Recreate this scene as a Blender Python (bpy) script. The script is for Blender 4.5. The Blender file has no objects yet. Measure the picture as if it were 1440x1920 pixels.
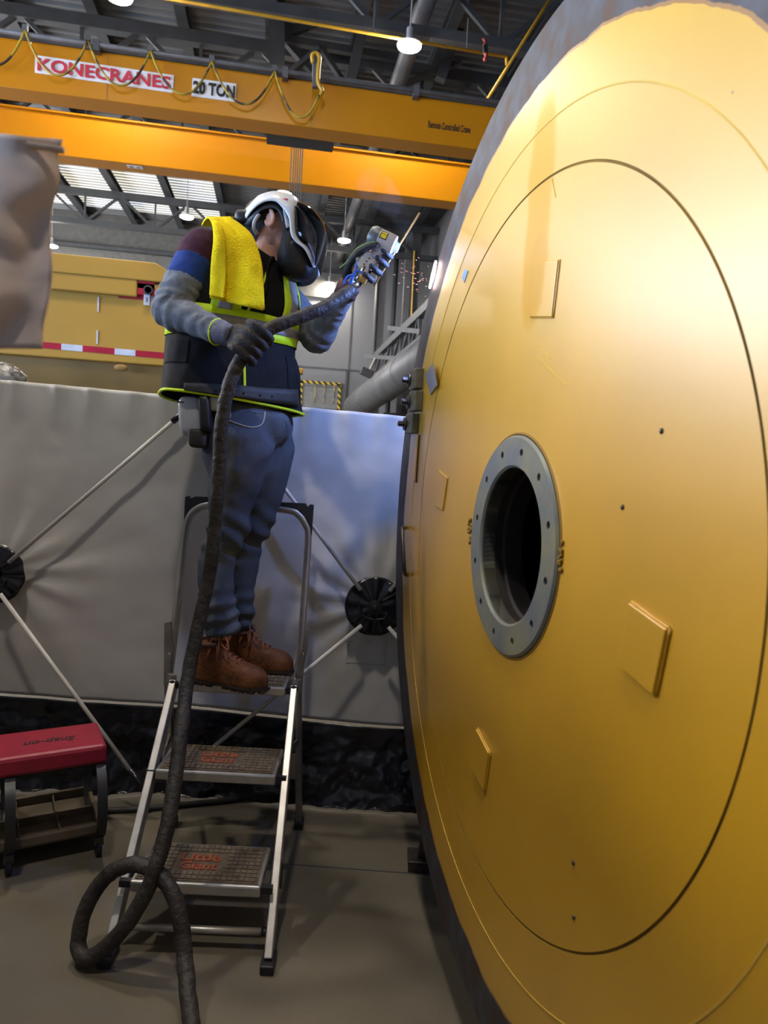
import bpy, bmesh, math, random
from mathutils import Vector as V, Matrix, noise
random.seed(7)
PI = math.pi; R_ = math.radians
scn = bpy.context.scene; COL = scn.collection

# ------------------------------------------------------------------ camera, world, exposure
FPX = 1331.0; CAMH = 1.5
CAMROT = (Matrix.Rotation(R_(-9.2), 3, 'Z') @ Matrix.Rotation(R_(90 - 4.5), 3, 'X') @ Matrix.Rotation(R_(3.4), 3, 'Z'))
cd = bpy.data.cameras.new('camera'); camo = bpy.data.objects.new('camera', cd); COL.objects.link(camo)
camo.matrix_world = Matrix.Translation((0, 0, CAMH)) @ CAMROT.to_4x4()
cd.sensor_fit = 'VERTICAL'; cd.sensor_height = 36.0; cd.sensor_width = 27.0
cd.lens = 36.0 * FPX / 1920.0; cd.clip_start = 0.02; cd.clip_end = 200
cd.dof.use_dof = True; cd.dof.focus_distance = 2.6; cd.dof.aperture_fstop = (cd.lens / 1000) / 0.005
scn.camera = camo
scn.view_settings.view_transform = 'Standard'; scn.view_settings.look = 'None'
scn.view_settings.gamma = 1.0; scn.view_settings.use_curve_mapping = False
scn.view_settings.exposure = 0.35
w = bpy.data.worlds.new('world'); scn.world = w; w.use_nodes = True
w.node_tree.nodes['Background'].inputs[0].default_value = (0.80, 0.90, 1.0, 1)
w.node_tree.nodes['Background'].inputs[1].default_value = 0.10
WINDOW_L = 15.0; LAMP_L = 380.0; SKYL_L = 1.1; ADDED_WIN_L = 16.0

CAMP = V((0, 0, CAMH)); CR = CAMROT @ V((1, 0, 0)); CU = CAMROT @ V((0, 1, 0)); CT = CAMROT @ V((0, 0, 1))
UP = V((0, 0, 1))
RH = V((CR.x, CR.y, 0)).normalized()          # horizontal: to the right seen from the photographer
TH = V((CT.x, CT.y, 0)).normalized()          # horizontal: towards the photographer
def ray(px, py): return CAMROT @ V(((px - 720) / FPX, (960 - py) / FPX, -1.0))
def P(px, py, d): return CAMP + ray(px, py) * d
def onY(px, py, y): r = ray(px, py); return CAMP + r * (y / r.y)
def onZ(px, py, z): r = ray(px, py); return CAMP + r * ((z - CAMH) / r.z)
def onX(px, py, x): r = ray(px, py); return CAMP + r * (x / r.x)

# ------------------------------------------------------------------ materials
def MAT(name, col, rough=.5, metal=0., var=.12, scale=6., bump=0., bscale=None, spec=.5, col2=None, c2amt=None, emit=None, estr=0, detail=5, stretch=None):
    m = bpy.data.materials.new(name); m.use_nodes = True; nt = m.node_tree; N = nt.nodes; L = nt.links
    b = N['Principled BSDF']; b.inputs['Roughness'].default_value = rough; b.inputs['Metallic'].default_value = metal
    b.inputs['Specular IOR Level'].default_value = spec
    tc = N.new('ShaderNodeTexCoord'); src = tc.outputs['Object']
    if stretch:
        mp = N.new('ShaderNodeMapping'); mp.inputs['Scale'].default_value = stretch; L.new(src, mp.inputs[0]); src = mp.outputs[0]
    n = N.new('ShaderNodeTexNoise'); n.inputs['Scale'].default_value = scale; n.inputs['Detail'].default_value = detail
    L.new(src, n.inputs['Vector'])
    r = N.new('ShaderNodeValToRGB'); c = V(col)
    lo, hi = (c * (1 - var * 1.6), c * (1 + var)) if col2 is None else (V(col2), c)
    p0, p1 = (.3, .7) if c2amt is None else c2amt
    r.color_ramp.elements[0].position = p0; r.color_ramp.elements[1].position = p1
    r.color_ramp.elements[0].color = (*lo, 1); r.color_ramp.elements[1].color = (*hi, 1)
    L.new(n.outputs['Fac'], r.inputs[0]); L.new(r.outputs[0], b.inputs['Base Color'])
    if bump:
        n2 = N.new('ShaderNodeTexNoise'); n2.inputs['Scale'].default_value = bscale or scale * 4; n2.inputs['Detail'].default_value = 4
        L.new(src, n2.inputs['Vector']); bp = N.new('ShaderNodeBump'); bp.inputs['Strength'].default_value = bump; bp.inputs['Distance'].default_value = .01
        L.new(n2.outputs['Fac'], bp.inputs['Height']); L.new(bp.outputs[0], b.inputs['Normal'])
    if emit:
        b.inputs['Emission Color'].default_value = (*emit, 1); b.inputs['Emission Strength'].default_value = estr
    return m

m_floor = MAT('concrete', (.165, .142, .105), .7, 0, 0, .9, .25, 30, .35, col2=(.07, .059, .042), c2amt=(.3, .72), detail=9)
m_deck = MAT('grey_deck', (.125, .13, .135), .5, .3, .1, 2)
m_dsteel = MAT('dark_roof_steel', (.035, .038, .042), .6, 0, .15, 3)
m_gsteel = MAT('grey_steel', (.095, .098, .105), .5, .2, .15, 4)
m_rail = MAT('rail_grey', (.20, .205, .22), .45, .3)
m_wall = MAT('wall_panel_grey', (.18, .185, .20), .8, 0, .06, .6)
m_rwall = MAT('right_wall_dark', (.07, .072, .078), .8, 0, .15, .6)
m_crane = MAT('crane_orange', (.52, .205, .003), .30, 0, .05, .5, spec=.4)
m_white = MAT('sign_white', (.80, .80, .82), .5, 0, .02)
m_red = MAT('sign_red', (.62, .03, .06), .5, 0, .03)
m_black = MAT('black_plastic', (.012, .012, .014), .45, 0, .2, 20)
m_blacktxt = MAT('black_print', (.008, .008, .008), .6)
m_cable = MAT('yellow_cable', (.42, .30, .03), .5, 0, .3, 4, col2=(.03, .03, .02), c2amt=(.42, .55))
m_gas = MAT('gas_pipe_yellow', (.50, .28, .015), .45)
m_duct = MAT('duct_galvanised', (.105, .105, .11), .5, .2, .15, 2)
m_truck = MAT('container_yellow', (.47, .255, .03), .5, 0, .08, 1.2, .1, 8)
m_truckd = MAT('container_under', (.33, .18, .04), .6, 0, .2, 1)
m_tape_r = MAT('tape_red', (.45, .008, .03), .4)
m_tape_w = MAT('tape_white', (.62, .64, .72), .35)
m_tarp = MAT('tarp_white', (.56, .55, .53), .55, 0, .05, 2.5, .25, 9, .4)
m_skirt = MAT('skirt_black', (.012, .012, .017), .22, 0, .2, 8, .5, 5, .5)
m_pole = MAT('pole_white', (.58, .57, .54), .5)
m_alu = MAT('aluminium', (.52, .50, .47), .36, .75, .12, 14)
m_alud = MAT('aluminium_dull', (.22, .205, .18), .45, .6, .2, 12)
m_rub = MAT('tread_rubber', (.15, .11, .07), .85, 0, 0, 30, .3, 90, .3, col2=(.075, .058, .04))
m_rubraised = MAT('tread_raised', (.13, .10, .065), .8, 0, .3, 40)
m_orange = MAT('tread_logo', (.30, .075, .03), .8, 0, .3, 60)
m_hose = MAT('hose_sleeve', (.030, .026, .023), .6, 0, .4, 14, .6, 60, .4, stretch=(1, 1, 1))
m_cord = MAT('floor_cable', (.02, .02, .02), .6)
m_seat = MAT('seat_red', (.27, .012, .032), .42, 0, .1, 12, .15, 60)
m_stoolframe = MAT('stool_black', (.03, .03, .032), .35, .3, .2, 10)
m_tray = MAT('stool_tray', (.10, .075, .045), .6, 0, .25, 8)
m_jeans = MAT('denim', (.125, .145, .175), .9, 0, 0, 7, .5, 380, .2, col2=(.05, .066, .095), c2amt=(.3, .68))
m_stitch = MAT('denim_stitch', (.55, .48, .40), .8)
m_boot = MAT('boot_leather', (.165, .058, .015), .66, 0, 0, 18, .3, 90, .3, col2=(.07, .024, .008))
m_sole = MAT('boot_sole', (.035, .022, .015), .8)
m_lace = MAT('boot_lace', (.24, .075, .02), .7)
m_skin = MAT('skin', (.62, .33, .24), .5, 0, .08, 30, .1, 200, .4)
m_hair = MAT('hair', (.012, .010, .010), .6, 0, .3, 60, .6, 300)
m_vest = MAT('vest_black', (.006, .006, .007), .8, 0, .3, 14, .4, 250, .25)
m_hivis = MAT('hivis_yellow', (.62, .85, .0), .6, 0, .06, 20, emit=None)
m_refl = MAT('reflective_grey', (.30, .29, .285), .45, .1, .08, 30)
m_shirtg = MAT('shirt_grey', (.17, .18, .20), .9, 0, .2, 40, .35, 260, .2)
m_shirtb = MAT('shirt_blue', (.018, .045, .19), .9, 0, .15, 30, .3, 260, .2)
m_shirtm = MAT('shirt_maroon', (.05, .014, .028), .9, 0, .15, 30, .3, 260, .2)
m_towel = MAT('towel_yellow', (.93, .70, .012), .95, 0, .08, 9, .9, 160, .1)
m_glove = MAT('glove_dark', (.022, .018, .018), .65, 0, .3, 40, .4, 120, .35)
m_glovecuff = MAT('glove_cuff', (.13, .13, .17), .85, 0, .2, 60, .4, 300)
m_glovegreen = MAT('glove_green', (.16, .24, .07), .8, 0, .2, 60)
m_helm = MAT('helmet_white', (.66, .66, .66), .35, 0, .03, 8)
m_bib = MAT('face_seal_black', (.010, .010, .011), .5, 0, .2, 12, .3, 25)
m_belt = MAT('belt_grey', (.022, .021, .018), .65, 0, .15, 20)
m_blower = MAT('blower_grey', (.42, .45, .50), .35, 0, .05, 8)
m_blue = MAT('air_line_blue', (.02, .11, .55), .35)
m_chrome = MAT('chrome', (.62, .60, .57), .2, 1., .05, 8)
m_torch = MAT('torch_grey', (.50, .46, .44), .35, .3, .06, 12)
m_torchd = MAT('torch_cap', (.10, .11, .11), .4, .3, .1, 12)
m_lbl = MAT('label_yellow', (.75, .55, .0), .5)
m_rod = MAT('brass_rod', (.36, .20, .05), .45, .3, .1, 20)
m_cloth = MAT('beige_canvas', (.68, .56, .49), .9, 0, .06, 5, .15, 40, .2)
m_flange = MAT('flange_steel', (.27, .26, .17), .45, .3, 0, 7, .12, 60, .5, col2=(.17, .19, .21), c2amt=(.35, .62))
m_bore = MAT('bore_steel', (.03, .024, .022), .6, .3, .3, 12)
m_boredark = MAT('bore_dark', (.006, .006, .006), .8)
m_groove = MAT('groove_grime', (.27, .155, .015), .8, 0, .25, 6)
m_groove2 = MAT('groove_paint', (.66, .42, .06), .6)
m_clamp = MAT('clamp_steel', (.16, .15, .10), .45, .4, .2, 18)
m_bolt = MAT('bolt_steel', (.10, .09, .085), .4, .8, .2, 30)
m_greytape = MAT('grey_tape', (.24, .23, .25), .55)
m_bluetape = MAT('blue_tape', (.25, .38, .70), .6)
m_hookred = MAT('hook_red', (.20, .025, .02), .5)
m_plastic = MAT('clear_wrap', (.35, .34, .32), .25, 0, 0, 25, .8, 30, .5, col2=(.05, .05, .05), c2amt=(.4, .6))
m_lens = MAT('lamp_lens', (.9, .9, .9), .4, emit=(1, .90, .76), estr=LAMP_L)
m_lampbody = MAT('lamp_body', (.45, .46, .48), .4, .3)
m_skyl = MAT('skylight_sheet', (.55, .55, .52), .6, 0, .1, .5)
m_daylight = MAT('daylight_glass', (.8, .8, .8), .3, emit=(.36, .58, 1.0), estr=WINDOW_L)
m_addedwin = MAT('added_window_glow', (.8, .8, .8), .3, emit=(.97, .97, 1.0), estr=ADDED_WIN_L)
m_spark = MAT('spark_glow', (1, .8, .7), .5, emit=(1, .72, .62), estr=30)
m_sparkd = MAT('spark_trail', (1, .5, .3), .5, emit=(1, .35, .3), estr=1.2)
m_post = MAT('post_yellow', (.55, .30, .03), .5)
m_doorp = MAT('door_panel', (.18, .185, .19), .7)

m_skylrib = MAT('skylight_rib', (.3, .3, .3), .6, 0, .1, .5, emit=(.9, .95, 1), estr=.12)
def skylight_nodes():
    nt = m_skyl.node_tree; N = nt.nodes; L = nt.links; b = N['Principled BSDF']
    tc = N.new('ShaderNodeTexCoord'); n = N.new('ShaderNodeTexNoise'); n.inputs['Scale'].default_value = .35; n.inputs['Detail'].default_value = 2
    L.new(tc.outputs['Object'], n.inputs['Vector']); r = N.new('ShaderNodeValToRGB')
    r.color_ramp.elements[0].position = .35; r.color_ramp.elements[1].position = .65
    r.color_ramp.elements[0].color = (1.0, .86, .55, 1); r.color_ramp.elements[1].color = (.80, .88, 1.0, 1)
    L.new(n.outputs['Fac'], r.inputs[0]); L.new(r.outputs[0], b.inputs['Emission Color']); b.inputs['Emission Strength'].default_value = SKYL_L
skylight_nodes()

def hazard_mat():
    m = bpy.data.materials.new('hazard_stripe'); m.use_nodes = True; N = m.node_tree.nodes; L = m.node_tree.links
    tc = N.new('ShaderNodeTexCoord'); wv = N.new('ShaderNodeTexWave'); wv.bands_direction = 'DIAGONAL'; wv.inputs['Scale'].default_value = 2.6
    L.new(tc.outputs['Object'], wv.inputs['Vector']); r = N.new('ShaderNodeValToRGB'); r.color_ramp.interpolation = 'CONSTANT'
    r.color_ramp.elements[0].color = (.01, .01, .01, 1); r.color_ramp.elements[1].position = .5; r.color_ramp.elements[1].color = (.5, .36, .03, 1)
    L.new(wv.outputs['Fac'], r.inputs[0]); L.new(r.outputs[0], N['Principled BSDF'].inputs['Base Color']); return m
m_hazard = hazard_mat()

def glass_mat():
    m = bpy.data.materials.new('tinted_visor'); m.use_nodes = True; N = m.node_tree.nodes; L = m.node_tree.links
    N.remove(N['Principled BSDF']); t = N.new('ShaderNodeBsdfTransparent'); t.inputs[0].default_value = (.78, .78, .8, 1)
    g = N.new('ShaderNodeBsdfGlossy'); g.inputs['Roughness'].default_value = .06; g.inputs[0].default_value = (.8, .8, .8, 1)
    f = N.new('ShaderNodeFresnel'); f.inputs[0].default_value = 1.5; mx = N.new('ShaderNodeMixShader')
    L.new(f.outputs[0], mx.inputs[0]); L.new(t.outputs[0], mx.inputs[1]); L.new(g.outputs[0], mx.inputs[2])
    L.new(mx.outputs[0], N['Material Output'].inputs[0]); return m
m_visor = glass_mat()

# ------------------------------------------------------------------ mesh helpers
class MB:
    def __init__(s): s.v = []; s.f = []; s.mi = []
    def add(s, vs, fs, mi=0):
        o = len(s.v); s.v += [tuple(x) for x in vs]; s.f += [[i + o for i in q] for q in fs]; s.mi += [mi] * len(fs); return s
    def box(s, c, ax, ay, az, mi=0):
        c, ax, ay, az = V(c), V(ax), V(ay), V(az); vs = [c + ax * i + ay * j + az * k for k in (-1, 1) for j in (-1, 1) for i in (-1, 1)]
        return s.add(vs, [(0, 2, 3, 1), (4, 5, 7, 6), (0, 1, 5, 4), (2, 6, 7, 3), (0, 4, 6, 2), (1, 3, 7, 5)], mi)
    def abox(s, x0, x1, y0, y1, z0, z1, mi=0):
        return s.box(((x0 + x1) / 2, (y0 + y1) / 2, (z0 + z1) / 2), ((x1 - x0) / 2, 0, 0), (0, (y1 - y0) / 2, 0), (0, 0, (z1 - z0) / 2), mi)
    def bar(s, a, b, w, h, up=UP, mi=0):
        a, b = V(a), V(b); d = (b - a); l = d.length; d.normalize(); x = d.cross(V(up))
        if x.length < 1e-4: x = d.cross(V((1, 0, 0)))
        x.normalize(); y = x.cross(d).normalized(); return s.box((a + b) / 2, d * l / 2, x * w / 2, y * h / 2, mi)
    def loft(s, rings, cap=True, closed=True, mi=0):
        n = len(rings[0]); o = len(s.v)
        for r in rings: s.v += [tuple(p) for p in r]
        m = n if closed else n - 1
        for i in range(len(rings) - 1):
            for j in range(m):
                k = (j + 1) % n; s.f.append([o + i * n + j, o + i * n + k, o + (i + 1) * n + k, o + (i + 1) * n + j]); s.mi.append(mi)
        if cap and closed:
            s.f.append([o + j for j in range(n)][::-1]); s.f.append([o + (len(rings) - 1) * n + j for j in range(n)]); s.mi += [mi, mi]
        return s
    def tube(s, pts, r, n=10, cap=True, round_=False, mi=0, flat=None):
        pts = [V(p) for p in pts]; N = len(pts); rr = r if hasattr(r, '__len__') else [r] * N
        T = [(pts[min(i + 1, N - 1)] - pts[max(i - 1, 0)]).normalized() for i in range(N)]
        x = T[0].cross(UP)
        if x.length < .05: x = T[0].cross(V((1, 0, 0)))
        x.normalize(); rings = []
        for i in range(N):
            x = (x - T[i] * x.dot(T[i])).normalized(); y = T[i].cross(x)
            rings.append((pts[i], x.copy(), y, rr[i], T[i]))
        R2 = []
        def ring(c, x, y, q): return [c + x * (math.cos(2 * PI * j / n) * q) + y * (math.sin(2 * PI * j / n) * q * (flat or 1)) for j in range(n)]
        if round_:
            c, x, y, q, t = rings[0]
            for a in (80, 55, 30): R2.append(ring(c - t * q * math.sin(R_(a)), x, y, q * math.cos(R_(a))))
        for c, x, y, q, t in rings: R2.append(ring(c, x, y, q))
        if round_:
            c, x, y, q, t = rings[-1]
            for a in (30, 55, 80): R2.append(ring(c + t * q * math.sin(R_(a)), x, y, q * math.cos(R_(a))))
        return s.loft(R2, cap, True, mi)
    def ell(s, c, ax, ay, az, n=16, m=10, mi=0):
        c, ax, ay, az = V(c), V(ax), V(ay), V(az); rings = []
        for i in range(m + 1):
            a = -PI / 2 + PI * (i + .02) / (m + .04); rings.append([c + az * math.sin(a) + (ax * math.cos(2 * PI * j / n) + ay * math.sin(2 * PI * j / n)) * math.cos(a) for j in range(n)])
        return s.loft(rings, True, True, mi)
    def lathe(s, c, axis, prof, n=24, mi=0, ref=None, close=False):
        c, axis = V(c), V(axis).normalized(); x = axis.cross(ref or (UP if abs(axis.z) < .9 else V((1, 0, 0)))).normalized(); y = axis.cross(x)
        rings = [[c + axis * h + (x * math.cos(2 * PI * j / n) + y * math.sin(2 * PI * j / n)) * r for j in range(n)] for r, h in prof]
        return s.loft(rings, not close, True, mi)
    def prism(s, poly, off, mi=0):
        poly = [V(p) for p in poly]; off = V(off); n = len(poly); vs = poly + [p + off for p in poly]
        return s.add(vs, [list(range(n))[::-1], list(range(n, 2 * n))] + [[i, (i + 1) % n, n + (i + 1) % n, n + i] for i in range(n)], mi)
    def sheet(s, fn, nu, nv, th=0, mi=0, cu=False):
        g = [[V(fn(i / nu, j / nv)) for i in range(nu + 1)] for j in range(nv + 1)]
        vs = [p for r in g for p in r]; W = nu + 1; fs = [(j * W + i, j * W + i + 1, (j + 1) * W + i + 1, (j + 1) * W + i) for j in range(nv) for i in range(nu)]
        if th:
            nb = []
            for j in range(nv + 1):
                for i in range(nu + 1):
                    du = g[j][min(i + 1, nu)] - g[j][max(i - 1, 0)]; dv = g[min(j + 1, nv)][i] - g[max(j - 1, 0)][i]
                    nb.append(g[j][i] - du.cross(dv).normalized() * th)
            K = len(vs); vs = vs + nb; fs = fs + [tuple(K + q for q in f[::-1]) for f in fs]
            B = [i for i in range(W)] + [j * W + nu for j in range(1, nv + 1)] + [nv * W + i for i in range(nu - 1, -1, -1)] + [j * W for j in range(nv - 1, 0, -1)]
            fs += [(B[(i + 1) % len(B)], B[i], K + B[i], K + B[(i + 1) % len(B)]) for i in range(len(B))]
        return s.add(vs, fs, mi)
    def mesh(s, name, mats, smooth=False):
        me = bpy.data.meshes.new(name); me.from_pydata(s.v, [], s.f)
        for m in (mats if isinstance(mats, (list, tuple)) else [mats]): me.materials.append(m)
        me.polygons.foreach_set('material_index', s.mi)
        b = bmesh.new(); b.from_mesh(me); bmesh.ops.recalc_face_normals(b, faces=b.faces[:]); b.to_mesh(me); b.free()
        if smooth:
            me.polygons.foreach_set('use_smooth', [True] * len(me.polygons))
            if smooth != 'all':
                try: me.set_sharp_from_angle(angle=R_(40))
                except Exception: pass
        me.update(); return me
    def build(s, name, mats, parent=None, smooth=False, bevel=0, local=False):
        return link(name, s.mesh(name, mats, smooth), parent, bevel, local)

def wmat(o):
    m = o.matrix_parent_inverse @ o.matrix_basis
    return wmat(o.parent) @ m if o.parent else o.matrix_basis.copy()
def link(name, me, parent=None, bevel=0, local=False):
    o = bpy.data.objects.new(name, me); COL.objects.link(o)
    if parent:
        o.parent = parent
        if not local: o.matrix_parent_inverse = wmat(parent).inverted()
    if bevel:
        b = o.modifiers.new('bevel', 'BEVEL'); b.width = bevel; b.segments = 2; b.limit_method = 'ANGLE'
    return o
def tag(o, label, cat, group=None, kind=None):
    if label: o['label'] = label
    if cat: o['category'] = cat
    if group: o['group'] = group
    if kind: o['kind'] = kind
    return o
def thing(name, label, cat, loc=(0, 0, 0), group=None):
    o = bpy.data.objects.new(name, None); o.empty_display_size = .1; COL.objects.link(o); o.location = loc
    return tag(o, label, cat, group)
def struct(o): o['kind'] = 'structure'; return o

def spline(pts, k=8, closed=False):
    pts = [V(p) for p in pts]; n = len(pts); out = []
    for i in range(n if closed else n - 1):
        g = lambda q: pts[q % n] if closed else pts[max(0, min(n - 1, q))]
        p0, p1, p2, p3 = g(i - 1), g(i), g(i + 1), g(i + 2)
        for j in range(k):
            t = j / k; out.append(.5 * ((2 * p1) + (p2 - p0) * t + (2 * p0 - 5 * p1 + 4 * p2 - p3) * t * t + (3 * p1 - p0 - 3 * p2 + p3) * t ** 3))
    if not closed: out.append(pts[-1])
    return out
def interp(tab, x):
    """Catmull-Rom through (key, tuple) rows"""
    ks = [r[0] for r in tab]; x = max(ks[0], min(ks[-1], x)); i = 0
    while i < len(ks) - 2 and x > ks[i + 1]: i += 1
    t = (x - ks[i]) / (ks[i + 1] - ks[i]); g = lambda q: tab[max(0, min(len(tab) - 1, q))][1]
    o = []
    for a, b, c, d in zip(g(i - 1), g(i), g(i + 1), g(i + 2)):
        o.append(.5 * (2 * b + (c - a) * t + (2 * a - 5 * b + 4 * c - d) * t * t + (3 * b - a - 3 * c + d) * t ** 3))
    return o
def remesh(mb, voxel, smooth=4, factor=.5, disp=None):
    """one continuous surface out of overlapping closed shapes"""
    me = mb.mesh('tmp', m_black); o = bpy.data.objects.new('tmp', me); COL.objects.link(o)
    r = o.modifiers.new('r', 'REMESH'); r.mode = 'VOXEL'; r.voxel_size = voxel
    s = o.modifiers.new('s', 'SMOOTH'); s.iterations = smooth; s.factor = factor
    bpy.context.view_layer.update(); dg = bpy.context.evaluated_depsgraph_get()
    out = bpy.data.meshes.new_from_object(o.evaluated_get(dg)); bpy.data.objects.remove(o); bpy.data.meshes.remove(me)
    out.materials.clear()
    if disp:
        nn = [v.normal.copy() for v in out.vertices]
        for v, n in zip(out.vertices, nn): v.co = v.co + n * disp(v.co)
    out.polygons.foreach_set('use_smooth', [True] * len(out.polygons)); out.update(); return out
def setmats(me, name, mats, fn=None):
    me.name = name
    for m in (mats if isinstance(mats, (list, tuple)) else [mats]): me.materials.append(m)
    if fn: me.polygons.foreach_set('material_index', [fn(p.center) for p in me.polygons])
    return me
def textmesh(body, size, m, ext=.002, offset=0., align='CENTER', space=1.0, shear=0.):
    cu = bpy.data.curves.new('t', 'FONT'); cu.body = body; cu.size = size; cu.extrude = ext; cu.offset = offset; cu.align_x = align; cu.align_y = 'CENTER'; cu.space_character = space; cu.shear = shear
    cu.resolution_u = 3
    o = bpy.data.objects.new('t', cu); COL.objects.link(o); bpy.context.view_layer.update()
    me = bpy.data.meshes.new_from_object(o.evaluated_get(bpy.context.evaluated_depsgraph_get())); bpy.data.objects.remove(o)
    me.materials.clear(); me.materials.append(m); return me
def place_text(name, me, c, xd, yd, parent, wid=None, hei=None):
    xs = [v.co.x for v in me.vertices]; ys = [v.co.y for v in me.vertices]
    sx = wid / (max(xs) - min(xs)) if wid else 1; sy = hei / (max(ys) - min(ys)) if hei else sx
    mx, my = (max(xs) + min(xs)) / 2, (max(ys) + min(ys)) / 2; xd, yd = V(xd).normalized(), V(yd).normalized(); zd = xd.cross(yd)
    for v in me.vertices: v.co = V(c) + xd * ((v.co.x - mx) * sx) + yd * ((v.co.y - my) * sy) + zd * v.co.z
    me.update(); return link(name, me, parent)
def nz(p, s=1.0): return noise.noise(V(p) * s)

# ------------------------------------------------------------------ the hall
ZC = 10.2; XL, XR, YB, YF = -12.0, 5.6, 30.0, -6.0
struct(MB().abox(XL, XR, YF, YB, -.2, 0).build('floor', m_floor))
wb = struct(MB().abox(XL, XR, YB, YB + .3, 0, ZC + .6).build('wall_back', m_wall))
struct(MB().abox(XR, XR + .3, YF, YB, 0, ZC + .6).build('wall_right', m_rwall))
wl = MB()                                                     # left wall with a wide open bay door
DY0, DY1, DZ = -5.5, 3.5, 4.4
wl.abox(XL - .3, XL, YF, DY0, 0, ZC + .6); WY0, WY1, WZ0, WZ1 = 4.0, 29.0, 4.0, 7.4
wl.abox(XL - .3, XL, DY1, YB, 0, WZ0); wl.abox(XL - .3, XL, DY1, YB, WZ1, ZC + .6); wl.abox(XL - .3, XL, DY1, WY0, WZ0, WZ1); wl.abox(XL - .3, XL, WY1, YB, WZ0, WZ1); wl.abox(XL - .3, XL, DY0, DY1, DZ, ZC + .6)
struct(wl.build('wall_left', m_wall))
w1 = struct(MB().abox(XL - .26, XL - .22, DY0, DY1, 0, DZ).build('door_2', m_daylight))
hw = struct(MB().abox(XL - .2, XL - .16, WY0, WY1, WZ0, WZ1).build('added_window_1', m_addedwin))  # added glowing strip out of view, brightens the tank end and its sheen
for k in range(9):
    y = WY0 + (WY1 - WY0) * k / 8; MB().abox(XL - .22, XL - .02, y - .06, y + .06, WZ0, WZ1).build('added_window_mullion', m_gsteel, hw)
for y in (DY0, DY1): MB().abox(XL - .1, XL + .05, y - .1, y + .1, 0, DZ).build('door_jamb', m_gsteel, w1)
MB().abox(XL - .1, XL + .05, DY0, DY1, DZ - .1, DZ + .15).build('door_head', m_gsteel, w1)
struct(MB().abox(XL, XR, YF - .3, YF, 0, ZC + .6).build('wall_front', m_wall))
# back wall: panel joints, conduit and the dark upper band
for x in (-9, -6, -3, 0, 3): MB().abox(x - .03, x + .03, YB - .025, YB, 0, ZC).build('panel_joint', m_gsteel, wb)
zc1 = onY(600, 690, YB).z
MB().abox(-4, 4, YB - .10, YB - .04, zc1 - .03, zc1 + .03).build('conduit', m_gsteel, wb)
p = onY(647, 740, YB); MB().abox(p.x - .03, p.x + .03, YB - .10, YB - .04, 1, zc1).build('conduit', m_gsteel, wb)
zt = onY(300, 425, YB).z
MB().abox(XL, 2.5, YB - .12, YB, onY(300, 530, YB).z, ZC + .3).build('upper_band', MAT('upper_band_grey', (.10, .10, .095), .8), wb)
zp = onY(250, 470, YB - .3).z
MB().abox(XL, 2.5, YB - .35, YB - .12, zp - .06, zp + .06).build('wall_pipe', m_dsteel, wb)
# door with hazard border
a, b_ = onY(565, 716, YB - .1), onY(637, 720, YB - .1); z1 = (a.z + b_.z) / 2; z0 = onY(600, 830, YB).z
d1 = struct(MB().abox(a.x, b_.x, YB - .12, YB - .06, z0, z1).build('door_1', m_doorp))
for k in range(3): zz = z1 - .15 - k * .9; MB().abox(a.x, b_.x, YB - .14, YB - .12, zz - .02, zz + .02).build('door_rib', m_gsteel, d1)
for x in (a.x, b_.x): MB().abox(x - .06, x + .06, YB - .17, YB - .12, z0, z1).build('hazard_strip', m_hazard, d1)
MB().abox(a.x - .06, b_.x + .06, YB - .17, YB - .12, z1 - .06, z1 + .06).build('hazard_strip', m_hazard, d1)
for k in (.36, .6, .86):
    x = a.x + (b_.x - a.x) * k; MB().tube([(x, YB - .16, z1 - .06), (x + .02, YB - .18, z1 - .5), (x - .02, YB - .16, z1 - .85)], .016, 6).build('strap', m_cable, d1)

# roof deck: corrugated sheet, ribs along X
def corr(x0, x1, y0, y1, z, pitch=.24, h=.06):
    mb = MB(); ys = []; y = y0
    while y < y1 - 1e-6:
        for f, hh in ((0, 0), (.35, 0), (.5, h), (.85, h)): ys.append((min(y + f * pitch, y1), hh))
        y += pitch
    vs = [(x, yy, z + hh) for yy, hh in ys for x in (x0, x1)]
    return mb.add(vs, [(2 * i, 2 * i + 1, 2 * i + 3, 2 * i + 2) for i in range(len(ys) - 1)])
SKX0, SKX1, SKY0, SKY1 = -9.7, -2.2, 22.2, 29.0
ceil = struct(corr(XL, XR, YF, SKY0, ZC).build('ceiling', m_deck))
corr(SKX1, XR, SKY0, YB, ZC).build('deck_sheet', m_deck, ceil); corr(XL, SKX0, SKY0, YB, ZC).build('deck_sheet', m_deck, ceil)
corr(SKX0, SKX1, SKY1, YB, ZC).build('deck_sheet', m_deck, ceil)
nsk = 4
for k in range(nsk):
    x0 = SKX0 + (SKX1 - SKX0) * k / nsk; x1 = SKX0 + (SKX1 - SKX0) * (k + 1) / nsk
    sk_ = corr(x0, x1, SKY0, SKY1, ZC, .26, .06); sk_.mi = [1 if i % 4 in (1, 2, 3) and i % 4 != 2 else 0 for i in range(len(sk_.f))]; sk_.build('skylight_sheet', [m_skyl, m_skylrib], ceil)
MB().abox(XL - .3, XR + .3, YF - .3, YB + .3, ZC + .5, ZC + .6).build('roof_cover', m_dsteel, ceil)
# joists along Y
xj0 = onZ(407, 344, ZC - .2).x
jm = MB().abox(-.11, .11, 9, YB - .15, -.30, -.27).abox(-.02, .02, 9, YB - .15, -.30, -.02).abox(-.11, .11, 9, YB - .15, -.05, -.02).mesh('roof_joist', m_dsteel)
k = -5
while xj0 + k * 1.75 < XR:
    o = link('roof_joist', jm, ceil); o.matrix_parent_inverse = Matrix(); o.location = (xj0 + k * 1.75, 0, ZC); k += 1
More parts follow.
